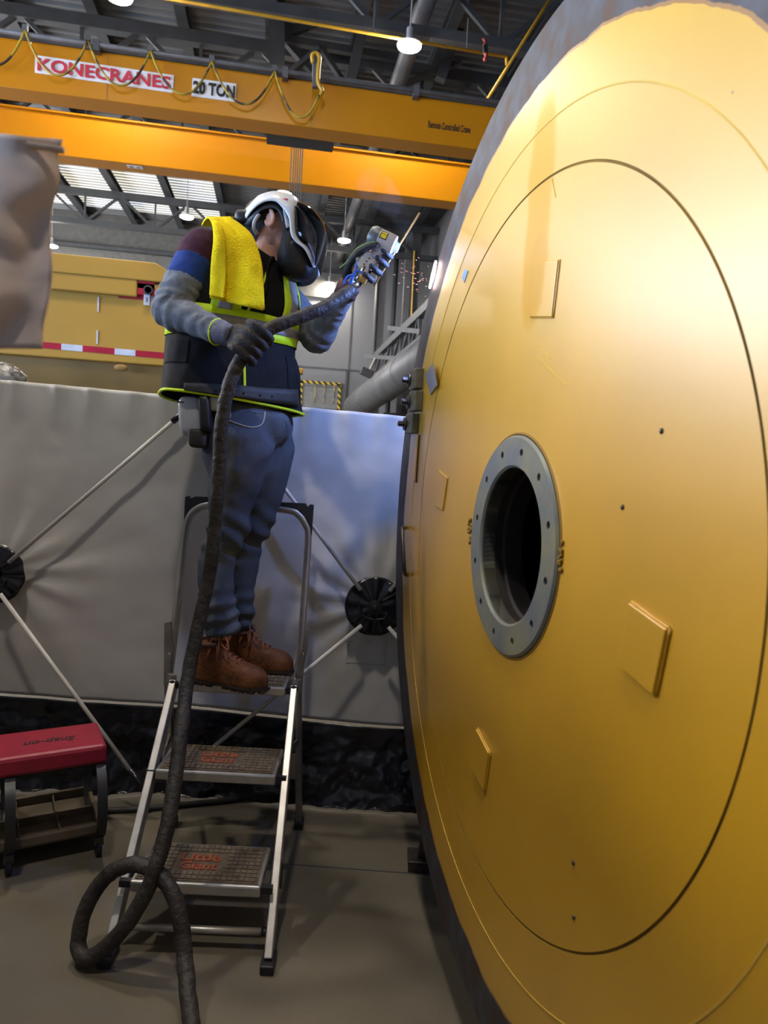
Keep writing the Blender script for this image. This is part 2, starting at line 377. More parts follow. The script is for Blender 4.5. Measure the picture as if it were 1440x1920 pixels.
# trusses along X
def truss(y, zt, zb, off=0., s=1.0):
    t = MB().abox(XL, XR, y - .09 * s, y + .09 * s, zt - .1 * s, zt + .1 * s).abox(XL, XR, y - .09 * s, y + .09 * s, zb - .08 * s, zb + .08 * s).build('roof_truss', m_dsteel, ceil)
    x = XL + off; st = (zt - zb) * 1.15; d = 1
    while x < XR - st:
        a, b = ((x, y, zb), (x + st, y, zt)) if d else ((x, y, zt), (x + st, y, zb))
        MB().bar(a, b, .07 * s, .07 * s).build('truss_web', m_dsteel, t)
        if not d: MB().bar((x + st, y, zb), (x + st, y, zt), .05 * s, .05 * s).build('truss_web', m_dsteel, t)
        x += st; d = 1 - d
for y, zt_, zb_, off, s in ((12.6, 9.7, 8.75, .3, 1.1), (15.6, 9.7, 8.7, 1.0, 1.2), (19.2, 9.7, 8.7, .2, 1.1)): truss(y, zt_, zb_, off, s)
yT = onZ(300, 376, ZC - .5).y; truss(yT, ZC - .5, onY(300, 432, yT).z, .9, 1.1)
# heavy sloping braces seen in the dark roof beyond the crane
for (a, b, hw) in (((520, 70), (690, 0), .16), ((520, 72), (745, 110), .14), ((520, 60), (585, 135), .12), ((865, 115), (740, 165), .10), ((600, 90), (545, 135), .1), ((600, 88), (648, 160), .1)):
    A, B = onY(*a, 15.0), onY(*b, 15.3)
    MB().bar(A, B, hw, hw).build('roof_brace', m_dsteel, ceil)
A, B = onY(519, 0, 14.8), onY(519, 128, 14.8); MB().bar(A, B, .22, .3).build('roof_brace', m_dsteel, ceil)
A, B = onY(693, 0, 14.9), onY(655, 160, 14.9); MB().bar(A, B, .2, .2).build('roof_brace', m_dsteel, ceil)
A, B = onY(880, 0, 14.9), onY(825, 150, 14.9); MB().bar(A, B, .2, .2).build('roof_brace', m_dsteel, ceil)

# round duct along Y, gas pipe, hook block
a = onZ(800, 0, 9.3); ductx = a.x
tag(MB().tube([(ductx, a.y - 3, 9.3), (ductx, 29.5, 9.3)], .17, 14).build('roof_duct', m_duct, None, 'all'), 'round galvanised duct running up under the dark roof beside the large pendant lamp', 'duct')
gz = 9.0; ga = onY(330, 0, 12.2); gb = onY(950, 107, 12.2)
gp = thing('gas_pipe', 'thin yellow gas pipe crossing under the dark roof above the crane', 'pipe', gb)
MB().tube([ga + (ga - gb) * .6, gb], .026, 8).build('pipe_run', m_gas, gp, 'all')
MB().tube([gb, onY(950, 122, 12.2)], .026, 8).build('pipe_drop', m_gas, gp, 'all')
MB().tube([onY(1030, 0, 11.9), onY(906, 199, 12.2)], .028, 8).build('pipe_riser', m_gas, gp, 'all')
for px in (700, 875):
    py = 0 + (px - 330) / 620 * 107; MB().tube([onY(px, py, 12.2), onY(px + 3, py - 60, 12.2)], .012, 6).build('hanger_rod', m_gsteel, gp)
hk = thing('red_hook', 'small red and black hook block hanging under the yellow gas pipe', 'hook', onY(910, 112, 12.1))
MB().tube(spline([onY(906, 72, 12.1), onY(910, 78, 12.1), onY(908, 86, 12.1)], 3), .028, 7).build('upper_hook', m_hookred, hk, 'all')
MB().bar(onY(909, 86, 12.1), onY(910, 100, 12.1), .09, .07).build('block', m_black, hk)
MB().tube(spline([onY(910, 99, 12.1), onY(912, 107, 12.1), onY(908, 113, 12.1)], 3), .034, 7).build('lower_hook', m_hookred, hk, 'all')

# floor joint
fj0, fj1 = onZ(560, 1622, 0), onZ(800, 1640, 0); fj = (fj1 - fj0)
MB().bar(fj0 - fj * 1.2, fj1 + fj * .2, .006, .002).build('floor_joint', m_dsteel, bpy.data.objects['floor'])

# ------------------------------------------------------------------ pendant lamps
lens_me = MB().lathe((0, 0, 0), (0, 0, 1), [(.01, 0), (.13, .005), (.19, .03), (.2, .06), (.01, .065)], 20).mesh('lens', m_lens, True)
body_me = MB().lathe((0, 0, .065), (0, 0, 1), [(.205, -.01), (.21, .01), (.14, .04), (.06, .06), (.06, .26), (.045, .28), (.02, .29)], 20).mesh('housing', m_lampbody, True)
def lamp(px, py, label, z=8.3, pos=None):
    q = pos or onZ(px, py, z); t = thing('pendant_lamp', label, 'lamp', q, 'high bay pendant lamps')
    link('lens', lens_me, t, 0, True); link('housing', body_me, t, 0, True)
    MB().tube([q + V((0, 0, .34)), V((q.x, q.y, ZC + .05))], .012, 6).build('hanging_rod', m_lampbody, t)
for px, py, lb in ((767, 92, 'large bright pendant lamp hanging above the crane beside the round duct'),
                   (645, 454, 'bright pendant lamp between the helmet visor and the laser torch'),
                   (618, 534, 'small bright pendant lamp low beside the chin of the helmet'),
                   (532, 367, 'bright pendant lamp just above the top of the white helmet'),
                   (350, 410, 'bright pendant lamp under the skylight left of the yellow towel'),
                   (97, 464, 'distant pendant lamp at the edge of the blurred beige cloth'),
                   (223, 0, 'pendant lamp cut off by the top edge above the crane lettering')):
    lamp(px, py, lb)
for i, (x, y) in enumerate(((-.5, 4.2), (-.7, -.6), (-3.6, 3.6))): lamp(0, 0, ['added unseen pendant lamp overhead in front of the tank end', 'added unseen pendant lamp overhead beyond the left frame edge', 'added unseen pendant lamp overhead behind the photographer'][i], pos=V((x, y, 8.3)))  # extra lamps added out of view to light the work area

# ------------------------------------------------------------------ overhead crane
Y1 = 11.0; zb = onY(440, 220, Y1).z; zt1 = onY(440, 132, Y1).z; W1 = onZ(440, 243, zb).y - Y1
Y2 = onZ(440, 330, zb).y; zt2 = onY(440, 255, Y2).z
XA, XB = XL + .3, XR - .1
crane = thing('overhead_crane', 'double girder orange overhead travelling crane with lettered signs and festoon cable', 'crane', (0, Y1, zb))
g1 = MB().abox(XA, XB, Y1, Y1 + W1, zb, zt1).build('girder', m_crane, crane, bevel=.01)
g2 = MB().abox(XA, XB, Y2, Y2 + W1, zb, zt2).build('girder', m_crane, crane, bevel=.01)
for g, yy, zz in ((g1, Y1, zt1), (g2, Y2, zt2)):
    MB().abox(XA, XB, yy - .03, yy + W1 + .03, zz, zz + .03).build('top_flange', m_crane if g is g2 else m_gsteel, g)
    MB().abox(XA, XB, yy + W1 / 2 - .04, yy + W1 / 2 + .04, zz + .03, zz + .1).build('trolley_rail', m_dsteel, g)
for px in (200, 585): q = onY(px, 180, Y1); MB().abox(q.x - .004, q.x + .004, Y1 - .004, Y1, zb, zt1).build('weld_seam', m_truckd, g1)
q = onY(252, 280, Y2); MB().abox(q.x - .004, q.x + .004, Y2 - .004, Y2, zb, zt2).build('weld_seam', m_crane, g2)
zr = onY(440, 121, Y1 - .1).z
MB().tube([(XA, Y1 - .1, zr), (XB, Y1 - .1, zr)], .035, 8).build('festoon_track', m_rail, crane, 'all')
for px in (182, 535, 780): q = onY(px, 80 + (px - 182) * .15, Y1 - .08); MB().abox(q.x - .04, q.x + .04, Y1 - .14, Y1 - .002, zt1 - .06, zr + .06).build('track_bracket', m_gsteel, crane)
def sign(c4, text, m, wid, hei, off, nm):
    (x0, y0), (x1, y1), (x2, y2), (x3, y3) = c4
    A, B, C, D = [onY(x, y, Y1 - .012) for x, y in c4]
    cz = (A + B + C + D) / 4; s = MB().prism([A, B, C, D], (0, .010, 0)).build(nm, m_white, crane)
    me = textmesh(text, 1, m, .003, off); xd = (B - A).normalized(); yd = (A - D); yd = yd.normalized()
    place_text('lettering', me, cz + V((0, -.012, 0)), xd, V((0, 0, 1)), s, (B - A).length * wid, (A - D).length * hei)
    return s
sign([(66, 103), (326, 141), (324, 174), (65, 136)], 'KONECRANES', m_red, .96, .74, .026, 'name_sign')
sign([(361, 146), (443, 157), (442, 191), (359, 180)], '20 TON', m_blacktxt, .96, .70, .035, 'capacity_sign')
me = textmesh('Remote Controlled Crane', 1, m_blacktxt, .002, .016); A = onY(803, 232, Y1 - .002); B = onY(882, 244, Y1 - .002)
place_text('lettering', me, (A + B) / 2, (1, 0, 0), (0, 0, 1), crane, (B - A).length, .105)
q = onZ(253, 313, zb); s = MB().abox(q.x - .13, q.x + .13, q.y - .06, q.y + .06, zb - .005, zb).build('sticker', m_white, crane)
for dx in (-.06, .06): MB().abox(q.x + dx - .03, q.x + dx + .03, q.y - .03, q.y + .03, zb - .008, zb - .005).build('sticker_mark', m_greytape, s)
# festoon loops, each a cable of its own
hang = [(47, 57), (165, 75), (282, 95), (397, 115), (515, 133), (603, 165)]; low = [(107, 141), (224, 160), (341, 176), (455, 195), (562, 219)]
def loop(a, l, b, m=m_cable):
    pts = []
    for i in range(25):
        t = i / 24; x = a[0] + (b[0] - a[0]) * t; base = a[1] + (b[1] - a[1]) * t; sag = l[1] - (a[1] + b[1]) / 2
        pts.append(onY(x, base + sag * (1 - abs(2 * t - 1) ** 2.1), Y1 - .14))
    MB().tube(pts, .016, 7).build('festoon_cable', m, crane, 'all')
for i in range(5): loop(hang[i], low[i], hang[i + 1])
loop((-70, 40), (-10, 122), (47, 57))
for x, y in hang[:5]: q = onY(x, y, Y1 - .13); MB().abox(q.x - .035, q.x + .035, q.y - .03, q.y + .03, q.z - .01, q.z + .07).build('cable_trolley', m_gsteel, crane)
MB().bar(onY(592, 104, Y1 - .2), onY(591, 165, Y1 - .2), .09, .09).build('tow_arm', m_gsteel, crane, bevel=.01)
MB().tube(spline([onY(587, 118, Y1 - .25), onY(586, 104, Y1 - .25), onY(593, 100, Y1 - .25), onY(599, 108, Y1 - .25), onY(597, 130, Y1 - .25), onY(597, 155, Y1 - .25), onY(604, 170, Y1 - .25), onY(601, 178, Y1 - .25)], 6), .03, 7).build('tow_arm_hose', m_gas, crane, 'all')
# trolley between the girders and hoist ropes
yt_ = Y1 + W1 + .5; qa, qb = onY(500, 256, yt_), onY(625, 280, yt_)
trol = MB().abox(qa.x, qb.x, yt_ - .2, yt_ + .2, qb.z + .03, qb.z + .13).build('trolley', m_dsteel, crane)
for k in (.05, .45, .8): q = qa.lerp(qb, k); MB().abox(q.x - .09, q.x + .09, yt_ - .26, yt_ - .2, qb.z - .0, qb.z + .1).build('trolley_motor', m_black, trol)
ym = (Y1 + Y2) / 2 + .6
for px in (548, 553, 557, 561, 565, 569):
    a = onY(px, 255, ym); MB().tube([a, (a.x, a.y, onY(555, 700, ym).z)], .012, 6).build('wire_rope', m_dsteel, crane)
hkb = MB().abox(onY(550, 740, ym).x, onY(561, 740, ym).x, ym - .1, ym + .1, onY(555, 790, ym).z, onY(555, 700, ym).z).build('hook_block', m_post, crane, bevel=.02)
MB().abox(onY(547, 697, ym).x, onY(568, 697, ym).x, ym - .18, ym + .12, onY(557, 702, ym).z, onY(557, 692, ym).z).build('block_cap', m_post, hkb, bevel=.02)
MB().bar(onY(552, 693, ym), onY(536, 640, ym), .09, .09).build('block_arm', m_post, hkb)

# ------------------------------------------------------------------ right side: columns, braced runway, big duct
col = thing('runway_column', 'dark grey steel column rising beside the right end of the back wall', 'column', onZ(700, 860 + 60, 0) * 0 + V((onY(706, 690, 27.5).x, 27.5, 0)))
q0 = onY(706, 690, 27.5)
MB().abox(q0.x - .16, q0.x + .12, 27.4, 27.6, 0, 9.6).build('web', m_gsteel, col); MB().abox(q0.x - .2, q0.x - .16, 27.25, 27.75, 0, 9.6).build('flange', m_gsteel, col); MB().abox(q0.x + .12, q0.x + .16, 27.25, 27.75, 0, 9.6).build('flange', m_gsteel, col)
MB().tube([(q0.x + .5, 27.3, 0), (q0.x + .5, 27.3, 9.6)], .09, 8).build('downpipe', m_dsteel, col, 'all')
qq = onY(764, 500, 26)
c2 = thing('runway_column', 'tall grey steel column near the glowing weld spot with a thin orange conduit', 'column', (qq.x, 26, 0))
MB().abox(qq.x - .1, qq.x + .1, 25.9, 26.1, 0, 9.6).build('web', m_gsteel, c2); MB().abox(qq.x + .1, qq.x + .42, 25.8, 26.2, 0, 9.6).build('flange', m_dsteel, c2)
MB().tube([onY(771, 600, 25.7), onY(777, 470, 25.7)], .03, 6).build('conduit', m_gas, c2)
rw = thing('crane_runway', 'grey braced steel runway girder rising along the right wall above the large duct', 'girder', (3.4, 18, 0))
def rline(a, ya, b, yb, w, h, nm, m=m_gsteel): MB().bar(onY(*a, ya), onY(*b, yb), w, h).build(nm, m, rw)
rline((663, 742), 27.2, (812, 622), 17, .18, .22, 'bottom_chord'); rline((705, 668), 26, (812, 566), 17, .18, .22, 'top_chord')
rline((684, 728), 26.6, (812, 632), 17, .1, .12, 'rail')
for t in range(7):
    f0 = t / 6; x = 700 + 105 * f0; yy = 26 - 9 * f0; yb_ = 742 - 120 * (x - 663) / 149; yt_ = 668 - 102 * (x - 705) / 107
    MB().bar(onY(x, yb_, yy), onY(x, yt_, yy), .1, .1).build('post', m_gsteel, rw)
    if t < 6: MB().bar(onY(x, yb_, yy), onY(x + 17, yt_ - 17, yy - 1.6), .07, .07).build('brace', m_gsteel, rw)
rline((685, 668), 24, (745, 672), 21, .12, .12, 'bracket_arm'); rline((730, 615), 20.5, (790, 622), 17.5, .12, .12, 'bracket_arm')
fl = thing('floodlight', 'small boxy grey floodlight below the corner of the braced runway', 'lamp', onY(688, 696, 22))
MB().bar(onY(677, 694, 22), onY(699, 704, 22), .28, .23).build('housing', m_dsteel, fl, bevel=.02); MB().bar(onY(692, 696, 22), onY(703, 672, 22.6), .06, .06).build('bracket', m_gsteel, fl)
du = thing('large_duct', 'large round grey duct sloping up along the right wall behind the welding screen', 'duct', onY(700, 740, 23))
A, B = onY(668, 762, 26), onY(812, 662, 14.5)
MB().tube([A, B], [.46, .40], 20).build('pipe', m_duct, du, 'all')
for f0 in (.28, .5, .53, .78):
    c = A.lerp(B, f0); d = (B - A).normalized(); MB().tube([c - d * .05, c + d * .05], .47 - .05 * f0, 20).build('band', m_gsteel, du, 'all')
MB().bar(onY(738, 694, 20), onY(752, 690, 19.4), .35, .5).build('damper_box', m_duct, du, bevel=.02)
MB().tube([onY(657, 764, 26.2), onY(668, 756, 26)], .3, 12).build('end_fitting', m_bolt, du, 'all')
bx = onY(735, 776, 16); tag(MB().abox(bx.x - .22, bx.x + .3, 15.9, 16.1, 0, bx.z + .02).build('dark_cabinet', m_black, None, bevel=.02), 'dark cabinet top just above the screen edge beside the tank end', 'cabinet')

# ------------------------------------------------------------------ yellow steel container behind the screen
YC = 6.5
tk = thing('steel_container', 'large yellow steel container with red and white reflective tape behind the welding screen', 'container', (-1.6, YC, 0))
zA = onY(200, 486, YC).z; zB = onY(200, 678, YC).z; xr = onY(330, 560, YC).x; xl = -5.5
MB().abox(xl, xr, YC, YC + 2.2, zB, zA - .12).build('body', m_truck, tk, bevel=.01)
xc = onY(293, 497, YC).x
MB().prism([(xl, YC - .05, zA - .16), (xr + .02, YC - .05, zA - .16), (xr + .02, YC - .05, zA - .10), (xc, YC - .05, zA), (xl, YC - .05, zA)], (0, 2.3, 0)).build('top_rim', m_truck, tk, bevel=.01)
MB().abox(xl, xr, YC - .03, YC, zA - .22, zA - .18).build('rim_lip', m_truck, tk)
zc = onY(200, 533, YC).z; xs = onY(259, 540, YC).x
MB().abox(xl, xs, YC - .04, YC, zc - .09, zc + .08).build('stiffener', m_truck, tk, bevel=.012)
for (px, py0, py1) in ((185, 557, 585), (183, 620, 645)):
    a, b = onY(px, py0, YC), onY(px, py1, YC); MB().abox(a.x - .006, a.x + .006, YC - .01, YC, b.z, a.z).build('weld_seam', m_tape_w, tk)
q = onY(275, 541, YC); pl = MB().abox(q.x - .07, q.x + .07, YC - .03, YC, q.z - .06, q.z + .06).build('lift_plate', m_tape_r, tk)
MB().lathe((q.x + .02, YC - .03, q.z - .02), (0, -1, 0), [(.04, 0), (.04, .02), (.028, .022), (.028, 0)], 14).build('lift_eye', m_bolt, pl)
def strip(x0, y0, x1, y1, m, hpx=9):
    A, B = onY(x0, y0, YC - .003), onY(x1, y1, YC - .003); h = hpx / FPX * 6.6
    MB().prism([A, B, B + V((0, 0, -h)), A + V((0, 0, -h))], (0, .003, 0)).build('reflective_tape', m, tk)
for i, (x0, x1) in enumerate(((-10, 115), (115, 155), (155, 215), (215, 254), (254, 312), (312, 335))): strip(x0, 641 + (x0 - 80) * .089, x1, 641 + (x1 - 80) * .089, m_tape_r if i % 2 == 0 else m_tape_w, 10.5)
strip(222, 548, 283, 553, m_tape_r, 9.5); strip(283, 553, 300, 555, m_tape_w, 9.5)
q = onY(275, 562, YC - .035); tg = MB().abox(q.x - .025, q.x + .025, YC - .036, YC - .032, q.z - .045, q.z + .045).build('tag', m_tape_w, tk)
place_text('tag_mark', textmesh('3', 1, m_blacktxt, .001), (q.x, YC - .038, q.z), (1, 0, 0), (0, 0, 1), tg, .02, .035)
rings = []
for x in (xl, xr):
    rings.append([V((x, YC + .08 + 1.0 * (1 - math.cos(t * PI / 2)), zB - .75 * math.sin(t * PI / 2))) for t in [k / 10 for k in range(11)]] + [V((x, YC + 2.1, zB - .75)), V((x, YC + 2.1, zB))])
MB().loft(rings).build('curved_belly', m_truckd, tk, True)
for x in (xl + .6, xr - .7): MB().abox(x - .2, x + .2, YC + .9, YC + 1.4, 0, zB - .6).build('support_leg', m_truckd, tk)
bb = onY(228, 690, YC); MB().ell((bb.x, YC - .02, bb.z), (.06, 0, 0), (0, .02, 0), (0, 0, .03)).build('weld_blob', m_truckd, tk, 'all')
# ------------------------------------------------------------------ welding screen (hub style white panels with black skirt)
SD = 2.97
def fl_at(px): return P(px, 1000, SD)
def base(px): q = fl_at(px); return V((q.x, q.y, 0))
TOPZ = lambda px: P(px, 712 + 68 * px / 755, SD).z
ws = thing('welding_screen', 'white pop-up welding screen with black skirt, hub patches and white poles', 'screen', base(350))
BZ = lambda px: P(px, 1311 + 65 * px / 755, SD).z
hubs = [(8, 1070), (703, 1130)]; seamx = 345
HB = [P(h[0], h[1], SD) for h in hubs]
def wr(x, z):
    p = V((x * 2.2, z * 2.2, 3.1)); f = .010 * nz(p, 1.0) + .006 * nz(p, 2.6) + .0025 * nz(p, 7)
    for h in HB:
        dx, dz = x - h.x, z - h.z; r = math.hypot(dx, dz); a = math.atan2(dz, dx)
        f += .006 * math.sin(a * 13 + 2 * nz((a, r, 0))) * math.exp(-((r - .2) / .18) ** 2)
    return f
def scr(px, fz):
    b = base(px); top = TOPZ(px); bz = BZ(px); z = bz + (top - bz) * fz
    cx = 8 if px < seamx else 703; pull = .09 * max(0, 1 - abs(px - cx) / 345) * (1 - abs(2 * (z / top) - 1))
    rip = .012 * math.sin(px * .09 + 2 * nz((px * .02, 0, 0))) * max(0, (fz - .86) / .14)
    return V((b.x, b.y, z)) + TH * (pull + wr(b.x, z) + rip - .05)
PX0, PX1 = -190, 905
MB().sheet(lambda u, v: scr(PX0 + (PX1 - PX0) * u, v), 150, 80, .004).build('fabric', m_tarp, ws, 'all')
def skirt(px, f):
    b = base(px); bz = BZ(px); p = scr(px, 0); z = bz * (1 - f); q = V((p.x, p.y, max(z, .012)))
    wv = .03 * nz((px * .012, f * 2.2, 5)) + .022 * nz((px * .03 + f * 2, f * 5, 1)) + .010 * nz((px * .08, f * 11, 2))
    return q + TH * ((.03 + .06 * f * f) + wv * min(1, f * 3))
MB().sheet(lambda u, v: skirt(PX0 + (PX1 - PX0) * u, v), 160, 44, .004).build('skirt', m_skirt, ws, 'all')
sid0 = scr(PX0, 0); 
def side(u, v, lo=.37, hi=1.92): p = V((sid0.x, sid0.y, 0)); q = V((sid0.x - .15, -2.2, 0)); r = p.lerp(q, u); return V((r.x + .02 * nz((u * 9, v * 4, 1)), r.y, lo + (hi - lo) * v))
MB().sheet(side, 50, 20, .004).build('unseen_side_fabric', m_tarp, ws, 'all')  # unseen side panel, built and raised to shade the lower tank end
MB().sheet(lambda u, v: side(u, v, .01, .37), 50, 8, .004).build('unseen_side_skirt', m_skirt, ws, 'all')
for (hx, hy), H in zip(hubs, HB):
    c = H + TH * .075; n = 40
    def hub(u, v, c=c): a = u * 2 * PI; r = .122 * v; s = scr_off(a, v); return c + RH * (r * math.cos(a)) + UP * (r * math.sin(a)) + TH * (.006 + s)
    scr_off = lambda a, v: .007 * math.sin(a * 9) * v - .012 * v * v
    pt = MB().sheet(hub, 48, 8, .003).build('hub_patch', m_skirt, ws, 'all')
    MB().lathe(c + TH * .012, TH, [(.03, 0), (.03, .012), (.012, .016), (.008, .03), (.001, .031)], 16).build('hub_cap', m_black, pt, True)
    MB().tube(spline([c + TH * .014 + RH * x + UP * z for x, z in ((-.07, .03), (-.05, -.03), (-.01, -.05), (.04, -.045), (.05, -.02))], 4), .006, 6).build('pull_strap', m_black, pt, 'all')
    MB().bar(c + TH * .016 + RH * .03 + UP * .03, c + TH * .016 + RH * .085 + UP * .065, .022, .006).build('buckle', m_bolt, pt)
def pole(a, b, oa=.1, ob=.03):
    A, B = P(*a, SD) + TH * oa, P(*b, SD) + TH * ob; MB().tube([A, B], .0085, 8).build('pole', m_pole, ws, 'all')
    d = (B - A).normalized(); MB().tube([B - d * .02, B + d * .10], .013, 8).build('pole_pocket', m_skirt, ws, 'all')
pole((40, 1048), (337, 786), .10, .05); pole((25, 1105), (270, 1425), .10, .13)
pole((678, 1098), (440, 786), .10, .05); pole((680, 1162), (392, 1395), .10, .13); pole((730, 1100), (960, 850)); pole((728, 1165), (960, 1420), .1, .13)
pole((-15, 1045), (-240, 860)); pole((-15, 1100), (-230, 1400), .1, .13)
# drawn rectangle of an old label on the fabric
rc = [(667, 1206), (738, 1209), (735, 1252), (663, 1246)]
def rcp(q): b = scr(q[0], (P(q[0], q[1], SD).z - BZ(q[0])) / (TOPZ(q[0]) - BZ(q[0]))); return b + TH * .004
MB().tube([rcp(x) for x in rc + rc[:1]], .0012, 5).build('marked_rectangle', m_greytape, ws)
# crumpled clear wrap lying over the screen edge
q = P(18, 700, SD + .25)
mb = MB(); mb.ell(q + V((-.05, 0, -.03)), RH * .13, TH * .06, UP * .075, 30, 18)
me = mb.mesh('plastic_wrap', m_plastic, 'all')
for v in me.vertices: v.co += V((nz(v.co, 22), nz(v.co + V((5, 0, 0)), 22), nz(v.co + V((0, 7, 0)), 18))) * .028
tag(link('plastic_wrap', me), 'crumpled bunch of clear plastic behind the screen under the beige cloth', 'plastic wrap')

# ------------------------------------------------------------------ tank end
DC = V((.5476, 1.5452, 1.3139)); az = R_(183.1); DN = V((math.cos(az), math.sin(az), 0)); DU = UP.cross(DN).normalized(); S = 1.6
def uv(px, py, off=0.):                                    # photo point -> point on the plane of the face (off metres proud)
    r = ray(px, py); t = ((DC + DN * off - CAMP).dot(DN)) / r.dot(DN); return CAMP + r * t
tank = thing('tank_end', 'huge upright yellow painted steel tank end with bare metal rim and round flanged opening', 'tank', (DC.x + .2, DC.y, 0))
RI, RO = .254, 1.165
def paint_mat():
    m = MAT('tank_paint', (.68, .37, .004), .34, 0, .10, 1.6, .06, 18, .5); nt = m.node_tree; N = nt.nodes; L = nt.links; b = N['Principled BSDF']
    b.inputs['Coat Weight'].default_value = 1.0; b.inputs['Coat Roughness'].default_value = .36; b.inputs['Coat IOR'].default_value = 1.7
    base_c = b.inputs['Base Color'].links[0].from_socket
    tc = N.new('ShaderNodeTexCoord'); sub = N.new('ShaderNodeVectorMath'); sub.operation = 'SUBTRACT'; sub.inputs[1].default_value = DC
    L.new(tc.outputs['Object'], sub.inputs[0])
    def mth(op, a, b2=None):
        n = N.new('ShaderNodeMath'); n.operation = op
        for i, q in enumerate((a, b2)):
            if q is None: continue
            if isinstance(q, (int, float)): n.inputs[i].default_value = q
            else: L.new(q, n.inputs[i])
        return n.outputs[0]
    du = N.new('ShaderNodeVectorMath'); du.operation = 'DOT_PRODUCT'; du.inputs[1].default_value = DU; L.new(sub.outputs[0], du.inputs[0]); u = du.outputs['Value']
    sx = N.new('ShaderNodeSeparateXYZ'); L.new(sub.outputs[0], sx.inputs[0]); v = sx.outputs['Z']
    rad = mth('SQRT', mth('ADD', mth('MULTIPLY', u, u), mth('MULTIPLY', v, v)))
    ns = N.new('ShaderNodeTexNoise'); ns.inputs['Scale'].default_value = 7; ns.inputs['Detail'].default_value = 6; L.new(sub.outputs[0], ns.inputs['Vector'])
    # darker bands with less coat: the worker's reflection painted into the face
    n1 = N.new('ShaderNodeTexNoise'); n1.inputs['Scale'].default_value = 1.3; n1.inputs['Detail'].default_value = 3; L.new(sub.outputs[0], n1.inputs['Vector'])
    col = base_c
    def mix(fac, c):
        nonlocal col
        x = N.new('ShaderNodeMix'); x.data_type = 'RGBA'; L.new(fac, x.inputs[0]); L.new(col, x.inputs[6]); x.inputs[7].default_value = (*c, 1); col = x.outputs[2]
    def blob(cu, cv, su, sv, k=1.0, sharp=2.2):
        a = mth('DIVIDE', mth('SUBTRACT', mth('ADD', u, mth('MULTIPLY', ns.outputs['Fac'], .05)), cu + .025), su); c = mth('DIVIDE', mth('SUBTRACT', v, cv), sv)
        d = mth('ADD', mth('MULTIPLY', a, a), mth('POWER', mth('ABSOLUTE', c), 4.0)); q = N.new('ShaderNodeClamp')
        L.new(mth('MULTIPLY', mth('SUBTRACT', 1.0, d), sharp), q.inputs[0]); return mth('MULTIPLY', q.outputs[0], k)
    c0 = uv(1010, 400) - DC; c1 = uv(1008, 520) - DC
    cw = None
    for cc, su, sv, k in ((c0, .075, .26, .55), (c1, .055, .10, .5)):
        bl_ = blob(cc.dot(DU), cc.z, su, sv, k); mix(bl_, (.62, .30, .004)); cw = bl_ if cw is None else mth('MAXIMUM', cw, bl_)
    cwt = mth('SUBTRACT', 1.0, mth('MULTIPLY', cw, 1.5)); cwt2 = mth('MAXIMUM', cwt, 0.1)
    # thin specks
    sp = N.new('ShaderNodeTexVoronoi'); sp.inputs['Scale'].default_value = 9; L.new(sub.outputs[0], sp.inputs['Vector'])
    mix(mth('MULTIPLY', mth('LESS_THAN', sp.outputs['Distance'], .022), .8), (.08, .05, .02))
    # ragged paint limit near the rim: bare steel outside
    lim = mth('ADD', 1.008, mth('MULTIPLY', ns.outputs['Fac'], .035)); bare = mth('GREATER_THAN', rad, lim)
    edge = mth('GREATER_THAN', rad, mth('SUBTRACT', lim, .006)); mix(edge, (.30, .12, .01))
    n2 = N.new('ShaderNodeTexNoise'); n2.inputs['Scale'].default_value = 16; n2.inputs['Detail'].default_value = 8; L.new(sub.outputs[0], n2.inputs['Vector'])
    rr = N.new('ShaderNodeValToRGB'); e = rr.color_ramp.elements; e[0].position = .34; e[0].color = (.065, .03, .02, 1); e[1].position = .66; e[1].color = (.07, .073, .09, 1); k = rr.color_ramp.elements.new(.47); k.color = (.05, .048, .052, 1)
    L.new(n2.outputs['Fac'], rr.inputs[0])
    x = N.new('ShaderNodeMix'); x.data_type = 'RGBA'; L.new(bare, x.inputs[0]); L.new(col, x.inputs[6]); L.new(rr.outputs[0], x.inputs[7]); L.new(x.outputs[2], b.inputs['Base Color'])
    ro = N.new('ShaderNodeMix'); ro.data_type = 'FLOAT'; L.new(bare, ro.inputs[0]); ro.inputs[2].default_value = .36; ro.inputs[3].default_value = .6; L.new(ro.outputs[0], b.inputs['Roughness'])
    L.new(mth('MULTIPLY', cwt2, mth('SUBTRACT', 1.0, bare)), b.inputs['Coat Weight']); L.new(mth('MULTIPLY', bare, .2), b.inputs['Metallic']); return m
m_paint = paint_mat()
def ringset(prof, n=240):
    return [[DC + DN * h + (DU * math.cos(2 * PI * j / n) + UP * math.sin(2 * PI * j / n)) * r for j in range(n)] for r, h in prof]
def revolve(prof, name, mats, parent, mis=None, n=240, smooth=True):
    mb = MB(); rs = ringset(prof, n)
    for i in range(len(prof) - 1): mb.loft(rs[i:i + 2], False, True, mis[i] if mis else 0)
    me = mb.mesh(name, mats, False); b = bmesh.new(); b.from_mesh(me); bmesh.ops.remove_doubles(b, verts=b.verts[:], dist=1e-5); bmesh.ops.recalc_face_normals(b, faces=b.faces[:]); b.to_mesh(me); b.free()
    if smooth: me.polygons.foreach_set('use_smooth', [True] * len(me.polygons)); me.set_sharp_from_angle(angle=R_(25))
    return link(name, me, parent)
